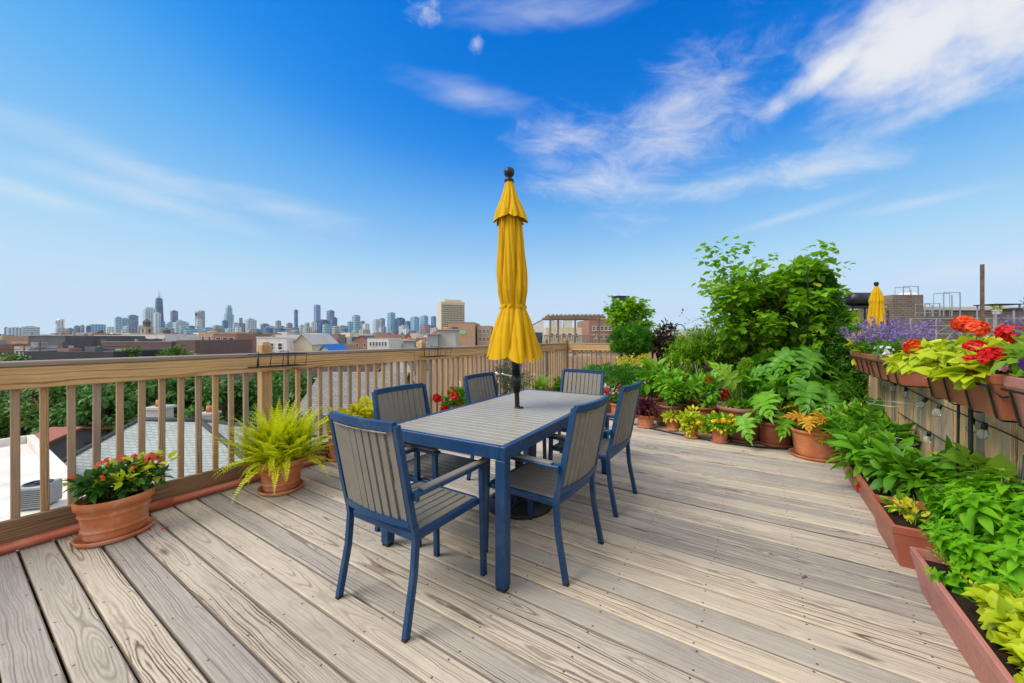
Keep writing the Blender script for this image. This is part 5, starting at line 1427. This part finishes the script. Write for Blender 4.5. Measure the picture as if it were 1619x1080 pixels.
for px,Y,top,lab,v in ((-25,30,607,'leafy green tree below the deck at the left edge of the photo',0),(66,29,606,'tree behind the second baluster from the left',1),(118,33,607,'tree above the white roof, left of the hip roof',2),
    (165,27,612,'tree beside the garage left of the hip roof',0),(212,34,598,'tree right behind the peak of the hip roof',2),(262,30,594,'tree behind the pale chimney',0),(305,33,602,'tree behind the right slope of the hip roof',2),(352,29,598,'dark tree left of the lime fern',0),(392,34,604,'tree behind the first rail post',2),
    (470,27,590,'tree left of the worn grey roof',0),(440,38,592,'tree between the first rail post and the worn grey roof',1),
    (15,62,562,'light tree over the brick house at the far left',1),(-20,95,549,'tree crown above the rail at the left edge',0),(30,120,545,'tree crown left of the tan brick building',2),
    (183,135,540,'small tree in front of the grey brick wall',0),(205,74,551,'yellow green tuft of a tree over the black tar roof',1),(277,80,549,'yellow green tree poking over the purplish brick building',1),(400,230,526,'tree right of the red brick bay windows',0),(545,150,539,'dark tree right of the blue tarp gable',0),(560,170,541,'second dark tree left of the brown house',2),
    (658,115,538,'tree left of the small blue grey chimney by the second post',0),(612,160,543,'low tree in front of the white windowed building',2),(410,300,527,'tree beyond the first rail post',2),(8,300,534,'tree on the horizon at the far left',0)):
    bigtree(px,Y,top,lab,v,rot=random.uniform(0,6.28))
# trees with no separate outline between the far roofs
nm=NM(); NT_=330
for k in range(NT_):
    Y=85*math.exp(RNG.random()*3.0); px=RNG.uniform(-900,1750); r=RNG.uniform(2.2,4.2); c=R(px,Y,GZ+RNG.uniform(3.5,6.5)); n=int(200 if Y<250 else 90)
    d=rdir(n,.25); lump=1+.25*np.sin(d[:,0]*5+k)*np.cos(d[:,1]*4+k*2)
    P_=np.array(c)+d*r*(RNG.uniform(.55,1,n)*lump)[:,None]*np.array([1,1,.85])
    nm.scatter(L_WIDE,P_,d+rdir(n)*.8,d+np.array([0,0,.6])+rdir(n)*.4,RNG.uniform(.7,1.4,n)*(1.0 if Y<250 else 1.6))
o=nm.build('far_woods',LM['far leaf']); tag(o,'dark green treetops filling the gaps between far roofs','treetops',None,'stuff')
# low roofs toward the horizon
LOW=[]
for k,(px,w,py,Y,mt) in enumerate(((-10,34,530,420,'redbrick'),(20,26,531,260,'lgrey'),(62,30,529,600,'tanbrick'),(98,24,527,520,'redbrick'),(112,18,529,300,'cream'),(140,30,526,700,'lgrey'),(168,26,528,480,'redbrick'),(186,22,526,820,'white_wall'),(214,26,527,640,'cream'),(262,28,526,760,'tanbrick'),(292,22,528,520,'redbrick'),(318,26,526,880,'white_wall'),(340,26,529,430,'lgrey'),(372,30,525,900,'cream'),(404,24,528,560,'white_wall'),(428,26,527,700,'redbrick'),(452,30,525,950,'lgrey'),(474,22,529,480,'tanbrick'),(500,28,527,640,'white_wall'),(528,26,529,420,'redbrick'),(552,24,526,800,'cream'),(578,28,528,560,'lgrey'),(604,24,526,900,'redbrick'),(630,30,529,380,'redbrick'),(660,26,527,620,'tanbrick'),(676,22,530,320,'white_wall'),(790,40,524,500,'cream'),(1010,50,526,420,'lgrey'),(1062,40,524,600,'redbrick'),(1130,60,525,520,'tanbrick'),(1230,70,524,460,'lgrey'))):
    LOW.append((px,w,py,Y,mt))
CN={'redbrick':'red brick','lgrey':'pale grey','tanbrick':'tan brick','cream':'cream','white_wall':'white'}
SK=[ # x0,x1 px, top row, distance, colour, pattern, label
]
def c1(a,b,t): return (a*.2594,b*.2594,440+t*.2594)
def c2(a,b,t): return (400+a*.2594,400+b*.2594,440+t*.2594)
pale=(.50,.58,.62); teal=(.28,.45,.52); blue=(.06,.17,.32); navy=(.025,.07,.16); slate=(.17,.20,.28); grey=(.33,.34,.37); white=(.66,.68,.68); beige=(.48,.42,.36); lblue=(.22,.42,.60); brown=(.30,.20,.16)
for a,b_,t_,f,Y,cl,md,lab in (
 (28,50,300,c1,2600,slate,'grid','leftmost small slate grey tower of the skyline'),
 (50,133,302,c1,2500,pale,'rib','wide pale block right of the leftmost slate tower'),
 (135,230,296,c1,2700,pale,'band','broad pale banded block left of the white round topped tower'),
 (345,388,263,c1,2600,white,'rib','white round topped tower standing alone on the left of the skyline'),
 (346,412,307,c1,2100,beige,'grid','beige block at the foot of the white round topped tower'),
 (410,445,306,c1,2900,blue,'band','low blue block right of the white round topped tower'),
 (453,486,291,c1,2600,slate,'grid','first of two small grey twin towers right of the white round topped tower'),
 (491,513,287,c1,2700,grey,'rib','second slimmer one of the two small grey twin towers'),
 (525,552,293,c1,2500,navy,'grid','small navy tower leaning against the light blue glass block'),
 (550,635,281,c1,2550,lblue,'grid','light blue glass block with a rounded left end'),
 (702,742,240,c1,2800,teal,'grid','pale blue tower at the left foot of the castle topped tower'),
 (738,788,249,c1,2900,lblue,'rib','light blue glass slab left of the stepped lavender tower'),
 (783,838,228,c1,3200,slate,'rib','stepped lavender grey tower left of the castle topped tower'),
 (760,872,294,c1,2500,pale,'grid','wide pale low block below the stepped lavender tower'),
 (876,950,190,c1,3000,pale,'rib','wide pale castle topped tower left of the tapered dark tower'),
 (940,975,212,c1,2900,white,'rib','white slab in front of the tapered dark tower'),
 (975,1003,263,c1,2800,blue,'band','short blue tower at the right foot of the tapered dark tower'),
 (1041,1082,201,c1,3400,slate,'rib','purple slate slab right of the tapered dark tower'),
 (1008,1062,277,c1,2800,teal,'grid','teal block at the foot of the purple slate slab'),
 (1060,1145,269,c1,2700,pale,'band','wide pale block right of the purple slate slab'),
 (1145,1192,293,c1,2800,blue,'band','low blue glass block left of the arched grey tower'),
 (1193,1245,214,c1,3300,grey,'rib','grey tower with an arched top in mid skyline'),
 (1196,1230,251,c1,3000,white,'grid','white shaft in front of the arched grey tower'),
 (1160,1332,328,c1,2300,blue,'band','long low dark blue block under the arched grey tower'),
 (1240,1302,302,c1,2700,lblue,'band','light blue low block right of the arched grey tower'),
 (1298,1350,288,c1,2800,beige,'grid','pinkish beige block left of the deep blue slab'),
 (1355,1386,259,c1,3000,blue,'rib','deep blue slab against the pale stepped tower'),
 (1420,1450,271,c1,3000,pale,'band','pale shoulder block right of the pale stepped tower'),
 (1458,1477,243,c1,3300,brown,'rib','thin reddish tower right of the pale stepped tower'),
 (1445,1492,276,c1,2800,slate,'grid','slate block at the foot of the thin reddish tower'),
 (1493,1560,254,c1,2900,pale,'grid','pale stepped block right of the thin reddish tower'),
 (1590,1640,281,c1,3000,slate,'grid','brownish slate tower just left of the first rail post'),
 (48,86,281,c2,3000,beige,'rib','beige brown tower just right of the first rail post'),
 (84,140,294,c2,2700,pale,'band','pale low block right of the first rail post'),
 (138,170,261,c2,3100,grey,'rib','tall grey beige shaft right of the first rail post'),
 (165,192,293,c2,2800,slate,'grid','slate block behind the grey beige shaft'),
 (205,240,276,c2,3000,brown,'grid','brownish tower left of the slim deep blue tower'),
 (251,273,194,c2,3600,blue,'rib','slim deep blue tower standing alone'),
 (236,278,301,c2,2700,blue,'band','low blue base block under the slim deep blue tower'),
 (278,313,286,c2,2800,pale,'grid','pale block right of the slim deep blue tower'),
 (315,352,276,c2,2900,teal,'rib','teal blue tower left of the pale ribbed slab'),
 (345,387,271,c2,2700,white,'rib','pale ribbed slab below the antenna topped blue tower'),
 (388,463,259,c2,2900,navy,'grid','wide navy block between the antenna topped and the slate blue towers'),
 (426,466,281,c2,2600,lblue,'grid','light blue block in front of the wide navy block'),
 (451,495,199,c2,3500,slate,'rib','tall slate blue tower right of the antenna topped tower'),
 (466,512,241,c2,3100,blue,'band','blue shoulder tower right of the tall slate blue tower'),
 (490,552,311,c2,2500,pale,'band','pale low block right of the blue shoulder tower'),
 (510,578,291,c2,2700,grey,'grid','grey low block left of the teal slab'),
 (575,606,266,c2,2900,lblue,'rib','light blue tower against the left side of the teal slab'),
 (605,652,229,c2,3200,teal,'band','teal blue slab in the right half of the skyline'),
 (655,682,263,c2,3000,slate,'grid','slate tower right of the teal blue slab'),
 (667,710,279,c2,2700,white,'rib','white ribbed block right of the teal blue slab'),
 (732,771,253,c2,2900,pale,'grid','pale tower left of the tall blue glass tower'),
 (769,804,246,c2,3100,grey,'rib','grey tower between the pale tower and the tall blue glass tower'),
 (768,814,301,c2,2500,white,'grid','low white block before the tall blue glass tower'),
 (820,866,212,c2,3200,lblue,'grid','tall blue glass tower in the right half of the skyline'),
 (866,926,246,c2,3100,navy,'grid','dark blue block right of the tall blue glass tower'),
 (888,946,291,c2,2600,pale,'rib','pale low block in front of the dark blue block'),
 (924,960,264,c2,3000,blue,'band','blue block between the dark blue block and the glassy pair'),
 (960,1014,239,c2,2900,lblue,'rib','left one of the light blue glassy pair near the hotel'),
 (1020,1068,232,c2,3000,lblue,'grid','right one of the light blue glassy pair near the hotel'),
 (1025,1059,296,c2,2500,white,'grid','white low block before the right glassy tower'),
 (1058,1116,291,c2,2700,blue,'band','blue block touching the left side of the cream hotel'),
 (1085,1116,234,c2,3300,slate,'rib','slate blue tower partly behind the cream hotel'),
 (0,14,268,c2,3000,slate,'rib','narrow slate tower behind the first rail post')):
    x0,x1,py=f(a,b_,t_); SK.append(((x0+x1)/2,lab)); W=(x1-x0)*Y/F; s=W*.723; H=ZH(py,Y)-GZ; p=R((x0+x1)/2,Y,GZ)
    m=MB(); m.box((0,0,H*.5),(s,s,H),None,.3)
    st=random.Random(lab).random()
    arch=lab.startswith('grey tower with an arched'); rnd=lab.startswith('white round') or lab.endswith('rounded left end'); castle=lab.startswith('wide pale castle')
    if H>100 and not arch:
        m.box((s*.05,0,H+s*.06),(s*.6,s*.6,s*.14),None,.2)
        if st>.5: m.box((-s*.2,0,H+s*.12),(s*.2,s*.3,s*.25),None,.2)
    elif not (arch or rnd): m.box((s*.1*(st-.5),0,H+2),(s*.4,s*.5,5),None,.2)
    if arch or lab.startswith('white round'): m.tube([(0,-s/2,H-1),(0,s/2,H-1)],[s*.495]*2,16,(0,0,1))
    if castle:
        for sx in (-1,1): m.lathe([(s*.16,H-8),(s*.16,H+8),(1e-4,H+24)],6,Matrix.Translation((sx*s*.32,-sx*s*.3,0)),smooth=False)
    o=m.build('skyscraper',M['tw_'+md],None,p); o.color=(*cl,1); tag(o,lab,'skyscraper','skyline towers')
def tower_parts(label,px,Y,parts,rot=0,cat='skyscraper'):
    p=R(px,Y,GZ); t=thing('skyscraper',label,cat,p,rot,'skyline towers')
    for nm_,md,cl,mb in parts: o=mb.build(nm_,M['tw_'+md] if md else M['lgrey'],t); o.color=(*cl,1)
# tapered dark tower with two antennas
Y=3300; H=ZH(472.5,Y)-GZ; w0=(1003-943)*.2594*Y/F*.72; w1=w0*.62
V=[(sx*w0/2,sy*w0/2,0) for sx,sy in ((-1,-1),(1,-1),(1,1),(-1,1))]+[(sx*w1/2,sy*w1/2,H) for sx,sy in ((-1,-1),(1,-1),(1,1),(-1,1))]
m=MB(); m.add(V,[(0,1,2,3),(4,5,6,7),(0,1,5,4),(1,2,6,5),(2,3,7,6),(3,0,4,7)],None,False,None,True)
mm=MB(); mm.box((0,0,H+4),(w1*.8,w1*.8,8)); a1=MB(); a1.tube([(-6,0,H+6),(-6,0,H+40),(-6,0,H+88)],[3,2,.9],6); a2=MB(); a2.tube([(9,4,H+6),(9,4,H+40),(9,4,H+62)],[2.6,1.8,.8],6)
tower_parts('tallest tower, dark blue and tapering, with antennas on top',251.3,Y,[('shaft','grid',navy,m),('crown','grid',slate,mm),('antenna',None,white,a1),('antenna',None,white,a2)])
Y=3400; H=ZH(482.5,Y)-GZ; s=13*Y/F*.72; m=MB(); m.box((0,0,H*.36),(s,s,H*.72)); m2=MB(); m2.box((0,0,H*.82),(s*.72,s*.72,H*.2)); m3=MB(); m3.box((0,0,H*.955),(s*.5,s*.5,H*.08))
tower_parts('pale teal stepped tower with narrowing top in mid skyline',362,Y,[('base_block','rib',teal,m),('middle_block','rib',teal,m2),('top_block','rib',pale,m3)])
Y=3800; H=ZH(483,Y)-GZ; s=9.8*Y/F*.72; m=MB(); m.box((0,0,H/2),(s,s,H)); m2=MB(); m2.box((0,0,H*.99),(s*.7,s*.7,H*.06)); m3=MB(); m3.tube([(0,0,H),(0,0,H+28)],[1.6,.7],6)
tower_parts('blue glass tower topped by a thin antenna',501.5,Y,[('shaft','rib',(.16,.28,.5),m),('crown','rib',blue,m2),('antenna',None,white,m3)])
SK.append((251,'tallest tapering tower')); SK.append((362,'pale stepped tower'))
LM_=sorted([(251,'tapered dark tower'),(362,'pale stepped tower'),(501,'antenna topped tower'),(465,'slim deep blue tower'),(310,'arched grey tower'),(90,'white round topped tower'),(268,'purple slate slab'),(562,'teal blue slab'),(618,'tall blue glass tower'),(650,'glassy pair'),(712,'cream hotel'),(423,'first rail post'),(140,'light blue glass block'),(200,'stepped lavender tower'),(20,'leftmost skyline towers')])
used={}
for px,w,py,Y,mt in LOW:
    ref=min(LM_,key=lambda q: abs(q[0]-px)); side='below' if abs(ref[0]-px)<9 else ('left of' if px<ref[0] else 'right of')
    if px>780: ref=(0,{790:'yellow parasol canopy',1010:'pompom pine',1062:'airy tree',1130:'tall tree, low behind its left side',1230:'tall tree, low behind its trunk'}[px]); side='behind'
    if px<0: ref=(0,'left edge of the photo'); side='at'
    lab=f"low {CN[mt]} building near the horizon {side} the {ref[1]}"
    while lab in used: lab=lab.replace('low ','lower ',1) if 'lower' not in lab else lab.replace('lower ','farther ',1)
    used[lab]=1
    building('low_building',lab,px-w/2,px+w/2,py,Y,18,mt,yaw=random.choice((0,0,YAW)),group='low roofs near the horizon',roof='tar',clutter=2,cols=3 if Y<600 else 0,rows=1 if Y<600 else 0,wsz=(1.6,1.8))

random.seed(31)
for k in range(34):
    px=178+k*15.4+random.uniform(-4,4); w=random.uniform(8,17); py=random.uniform(513,524); Y=random.uniform(2250,2500); cl,cn=random.choice(((pale,'pale'),(blue,'blue'),(white,'white'),(beige,'beige'),(teal,'teal'),(grey,'grey'),(slate,'slate'),(brown,'brownish')))
    ref=min(LM_,key=lambda q: abs(q[0]-px)); side='before' if abs(ref[0]-px)<9 else ('left of' if px<ref[0] else 'right of')
    for adj in ('small','squat','low','plain','short','little'):
        lab=f"{adj} {cn} block in the low skyline {side} the {ref[1]}"
        if lab not in used: break
    used[lab]=1; W=w*Y/F*.723; H=ZH(py,Y)-GZ; m=MB(); m.box((0,0,H/2),(W,W*random.uniform(.6,1.2),H),None,.2); m.box((W*random.uniform(-.2,.2),0,H+2),(W*.4,W*.4,4),None,.2)
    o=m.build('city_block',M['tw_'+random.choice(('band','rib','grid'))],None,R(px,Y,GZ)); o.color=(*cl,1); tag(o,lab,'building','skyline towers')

# ================================================================ air, sky, light, camera
m=MB(); m.box((0,0,300),(14000,14000,2*300+0),None,0.0)
vm,nt=mat_new('hazy air'); g=NT(nt); pv=g.n('ShaderNodeVolumePrincipled'); pv.inputs['Color'].default_value=(.62,.80,1.0,1); pv.inputs['Density'].default_value=HAZE if 'HAZE' in globals() else .00003; pv.inputs['Anisotropy'].default_value=.0
o_=g.n('ShaderNodeOutputMaterial'); nt.links.new(pv.outputs[0],o_.inputs['Volume'])
V=[(sx*7000,sy*7000,z) for z in (GZ-1,470) for sx,sy in ((-1,-1),(1,-1),(1,1),(-1,1))]
m=MB(); m.add(V,[(0,1,2,3),(4,5,6,7),(0,1,5,4),(1,2,6,5),(2,3,7,6),(3,0,4,7)],None,False,None,True)
hz=m.build('haze',vm); hz['kind']='stuff'; hz['label']='thin blue haze between the deck and the skyline'; hz['category']='haze'

SUN_EL,SUN_AZ=math.radians(47),None
sd=cam2deck(-.86,-.26,0).normalized()        # the sun stands behind the camera, to the left
az=math.atan2(sd.x,sd.y)
L=bpy.data.lights.new('sun','SUN'); L.energy=1.7; L.angle=math.radians(34); L.color=(1.0,.955,.88)
so=bpy.data.objects.new('sun',L); COL.objects.link(so)
dirv=Vector((sd.x*math.cos(SUN_EL),sd.y*math.cos(SUN_EL),math.sin(SUN_EL)))
so.rotation_euler=dirv.to_track_quat('Z','Y').to_euler(); so.location=(0,0,30)
w=bpy.data.worlds.new('World'); S.world=w; w.use_nodes=True; nt=w.node_tree; nt.nodes.clear(); g=NT(nt)
sk=g.n('ShaderNodeTexSky'); sk.sky_type='NISHITA'; sk.sun_disc=False; sk.sun_elevation=SUN_EL; sk.sun_rotation=az; sk.air_density=1.0; sk.dust_density=.05; sk.ozone_density=2.2; sk.altitude=50
EXPO=1.0; K=.12*2**EXPO
hs=g.n('ShaderNodeHueSaturation'); g.put(hs.inputs['Color'],sk.outputs[0]); hs.inputs['Saturation'].default_value=1.25
mu=g.n('ShaderNodeVectorMath',operation='SCALE'); g.put(mu.inputs[0],hs.outputs[0]); mu.inputs[3].default_value=.1757
cv=g.n('ShaderNodeRGBCurve'); g.put(cv.inputs['Color'],mu.outputs[0]); cv.mapping.extend='EXTRAPOLATED'
for ch,pts in enumerate((((0,0),(.085,.004),(.125,.09),(.184,.225),(.30,.39),(.41,.49),(1,.60)),((0,0),(.25,.216),(.386,.456),(.552,.61),(.65,.68),(1,.75)),((0,0),(.30,.46),(.57,.76),(.745,.871),(.887,.905),(1,.92)))):
    c=cv.mapping.curves[ch]
    while len(c.points)<len(pts): c.points.new(.5,.5)
    for p_,q_ in zip(c.points,pts): p_.location=q_
cv.mapping.update()
tc=g.n('ShaderNodeTexCoord').outputs['Generated']
x,y,z=g.sep(tc)
# azimuth from the view axis of the deck (radians, to the right) and elevation, both about the vertical
azn=g.m('ARCTAN2', g.m('ADD',g.m('MULTIPLY',x,CY),g.m('MULTIPLY',y,SY)), g.m('ADD',g.m('MULTIPLY',x,-SY),g.m('MULTIPLY',y,CY)))
eln=g.m('ARCTAN2', z, g.m('SQRT', g.m('ADD',g.m('MULTIPLY',x,x),g.m('MULTIPLY',y,y))))
def AE(px,py):
    X,Z=(px-HX)/F,(HY-py)/F; return math.atan(X), math.atan2(Z,math.hypot(1,X))
zc=g.m('MAXIMUM',z,.04)
cloudp=g.xyz(g.m('DIVIDE',x,zc),g.m('DIVIDE',y,zc),0.)
def patch(px,py,ra,re,rot,soft=.0):
    a0,e0=AE(px,py); da=g.m('SUBTRACT',azn,a0); de=g.m('SUBTRACT',eln,e0); c_,s_=math.cos(rot),math.sin(rot)
    u=g.m('DIVIDE',g.m('ADD',g.m('MULTIPLY',da,c_),g.m('MULTIPLY',de,s_)),ra); v=g.m('DIVIDE',g.m('SUBTRACT',g.m('MULTIPLY',de,c_),g.m('MULTIPLY',da,s_)),re)
    return g.m('SUBTRACT',1.0,g.m('SQRT',g.m('ADD',g.m('MULTIPLY',u,u),g.m('MULTIPLY',v,v))))
ve=g.xyz(azn,g.m('MULTIPLY',eln,1.5),0.)
nA=g.noise(ve,7.,10,.62,None,.2); nB=g.noise(ve,22.,8,.65,None,.5)
rotv=g.xyz(g.m('ADD',azn,g.m('MULTIPLY',eln,-.8)),g.m('MULTIPLY',g.m('ADD',eln,g.m('MULTIPLY',azn,.25)),2.6),4.)
nS=g.noise(rotv,6.0,12,.70,None,.6)
strv=g.xyz(azn,g.m('MULTIPLY',g.m('SUBTRACT',eln,g.m('MULTIPLY',azn,.06)),5.),9.)
nT=g.noise(strv,4.,8,.6,None,.4)
cov=None
def addc(c):
    global cov
    cov=c if cov is None else g.m('SUBTRACT',1.0,g.m('MULTIPLY',g.m('SUBTRACT',1.0,cov),g.m('SUBTRACT',1.0,c)))
def addp(ps, noise, amp, lo, hi, op):
    mx=None
    for p_ in ps:
        v=patch(*p_); mx=v if mx is None else g.m('MAXIMUM',mx,v)
    x=g.n('ShaderNodeMapRange'); x.interpolation_type='SMOOTHSTEP'
    g.put(x.inputs[0], g.m('ADD',g.m('MAXIMUM',mx,-1.0),g.m('MULTIPLY',g.m('SUBTRACT',noise,.5),amp)))
    for i,q in enumerate((lo,hi,0,op)): x.inputs[i+1].default_value=q
    addc(x.outputs[0])
addp([(1490,30,.20,.125,.3),(1400,95,.13,.075,.35),(1610,-20,.22,.14,.25),(1310,112,.10,.035,.3)],nA,1.8,-.2,.95,.95)
addp([(1435,187,.15,.036,.2),(1225,170,.05,.03,.2),(1085,158,.13,.04,.15)],nA,2.2,-.1,1.3,.62)
addp([(1060,220,.24,.12,.5),(905,215,.16,.055,-.1),(980,285,.24,.06,-.15),(920,300,.15,.045,-.25),(1170,285,.26,.035,.0),(1290,270,.15,.03,-.1)],nS,2.6,-.25,1.75,.80)
addp([(675,15,.07,.03,.1),(752,68,.03,.022,.3)],nB,2.6,.15,1.4,.5)
addp([(200,262,.20,.035,-.2),(60,310,.22,.022,-.1),(250,320,.22,.03,-.15),(740,150,.16,.03,-.15),(870,20,.25,.03,0),(1240,345,.12,.012,.15),(1600,420,.15,.02,0),(450,330,.16,.03,-.1),(1450,320,.12,.012,.05)],nT,2.2,-.4,1.8,.50)
# bright cloud added out of view, behind and above the camera, as neutral fill
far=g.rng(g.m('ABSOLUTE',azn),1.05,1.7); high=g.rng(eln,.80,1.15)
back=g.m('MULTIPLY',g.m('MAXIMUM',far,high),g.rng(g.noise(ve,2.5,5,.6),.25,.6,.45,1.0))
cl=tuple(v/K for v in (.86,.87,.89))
sky=g.n('ShaderNodeVectorMath',operation='SCALE'); g.put(sky.inputs[0],cv.outputs[0]); sky.inputs[3].default_value=1/K
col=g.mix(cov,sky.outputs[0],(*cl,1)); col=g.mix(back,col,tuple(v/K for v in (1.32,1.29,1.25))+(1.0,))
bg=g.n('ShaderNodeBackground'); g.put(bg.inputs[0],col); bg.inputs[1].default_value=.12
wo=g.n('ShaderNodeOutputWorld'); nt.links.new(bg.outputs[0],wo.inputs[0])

cam=bpy.data.cameras.new('camera'); co=bpy.data.objects.new('camera',cam); COL.objects.link(co); S.camera=co
cam.sensor_width=36; cam.lens=36*F/1619; cam.shift_y=-8/1619; cam.clip_start=.05; cam.clip_end=40000
co.location=(0,0,CAMZ); co.rotation_euler=(PI/2,0,YAW)
vs=S.view_settings; vs.view_transform='Standard'; vs.look='None'; vs.gamma=1; vs.use_curve_mapping=False; vs.exposure=EXPO
S.render.engine='CYCLES'; S.cycles.use_denoising=True; S.cycles.max_bounces=8; S.cycles.transparent_max_bounces=12; S.cycles.volume_bounces=0
try: S.cycles.denoiser='OPENIMAGEDENOISE'
except Exception: pass
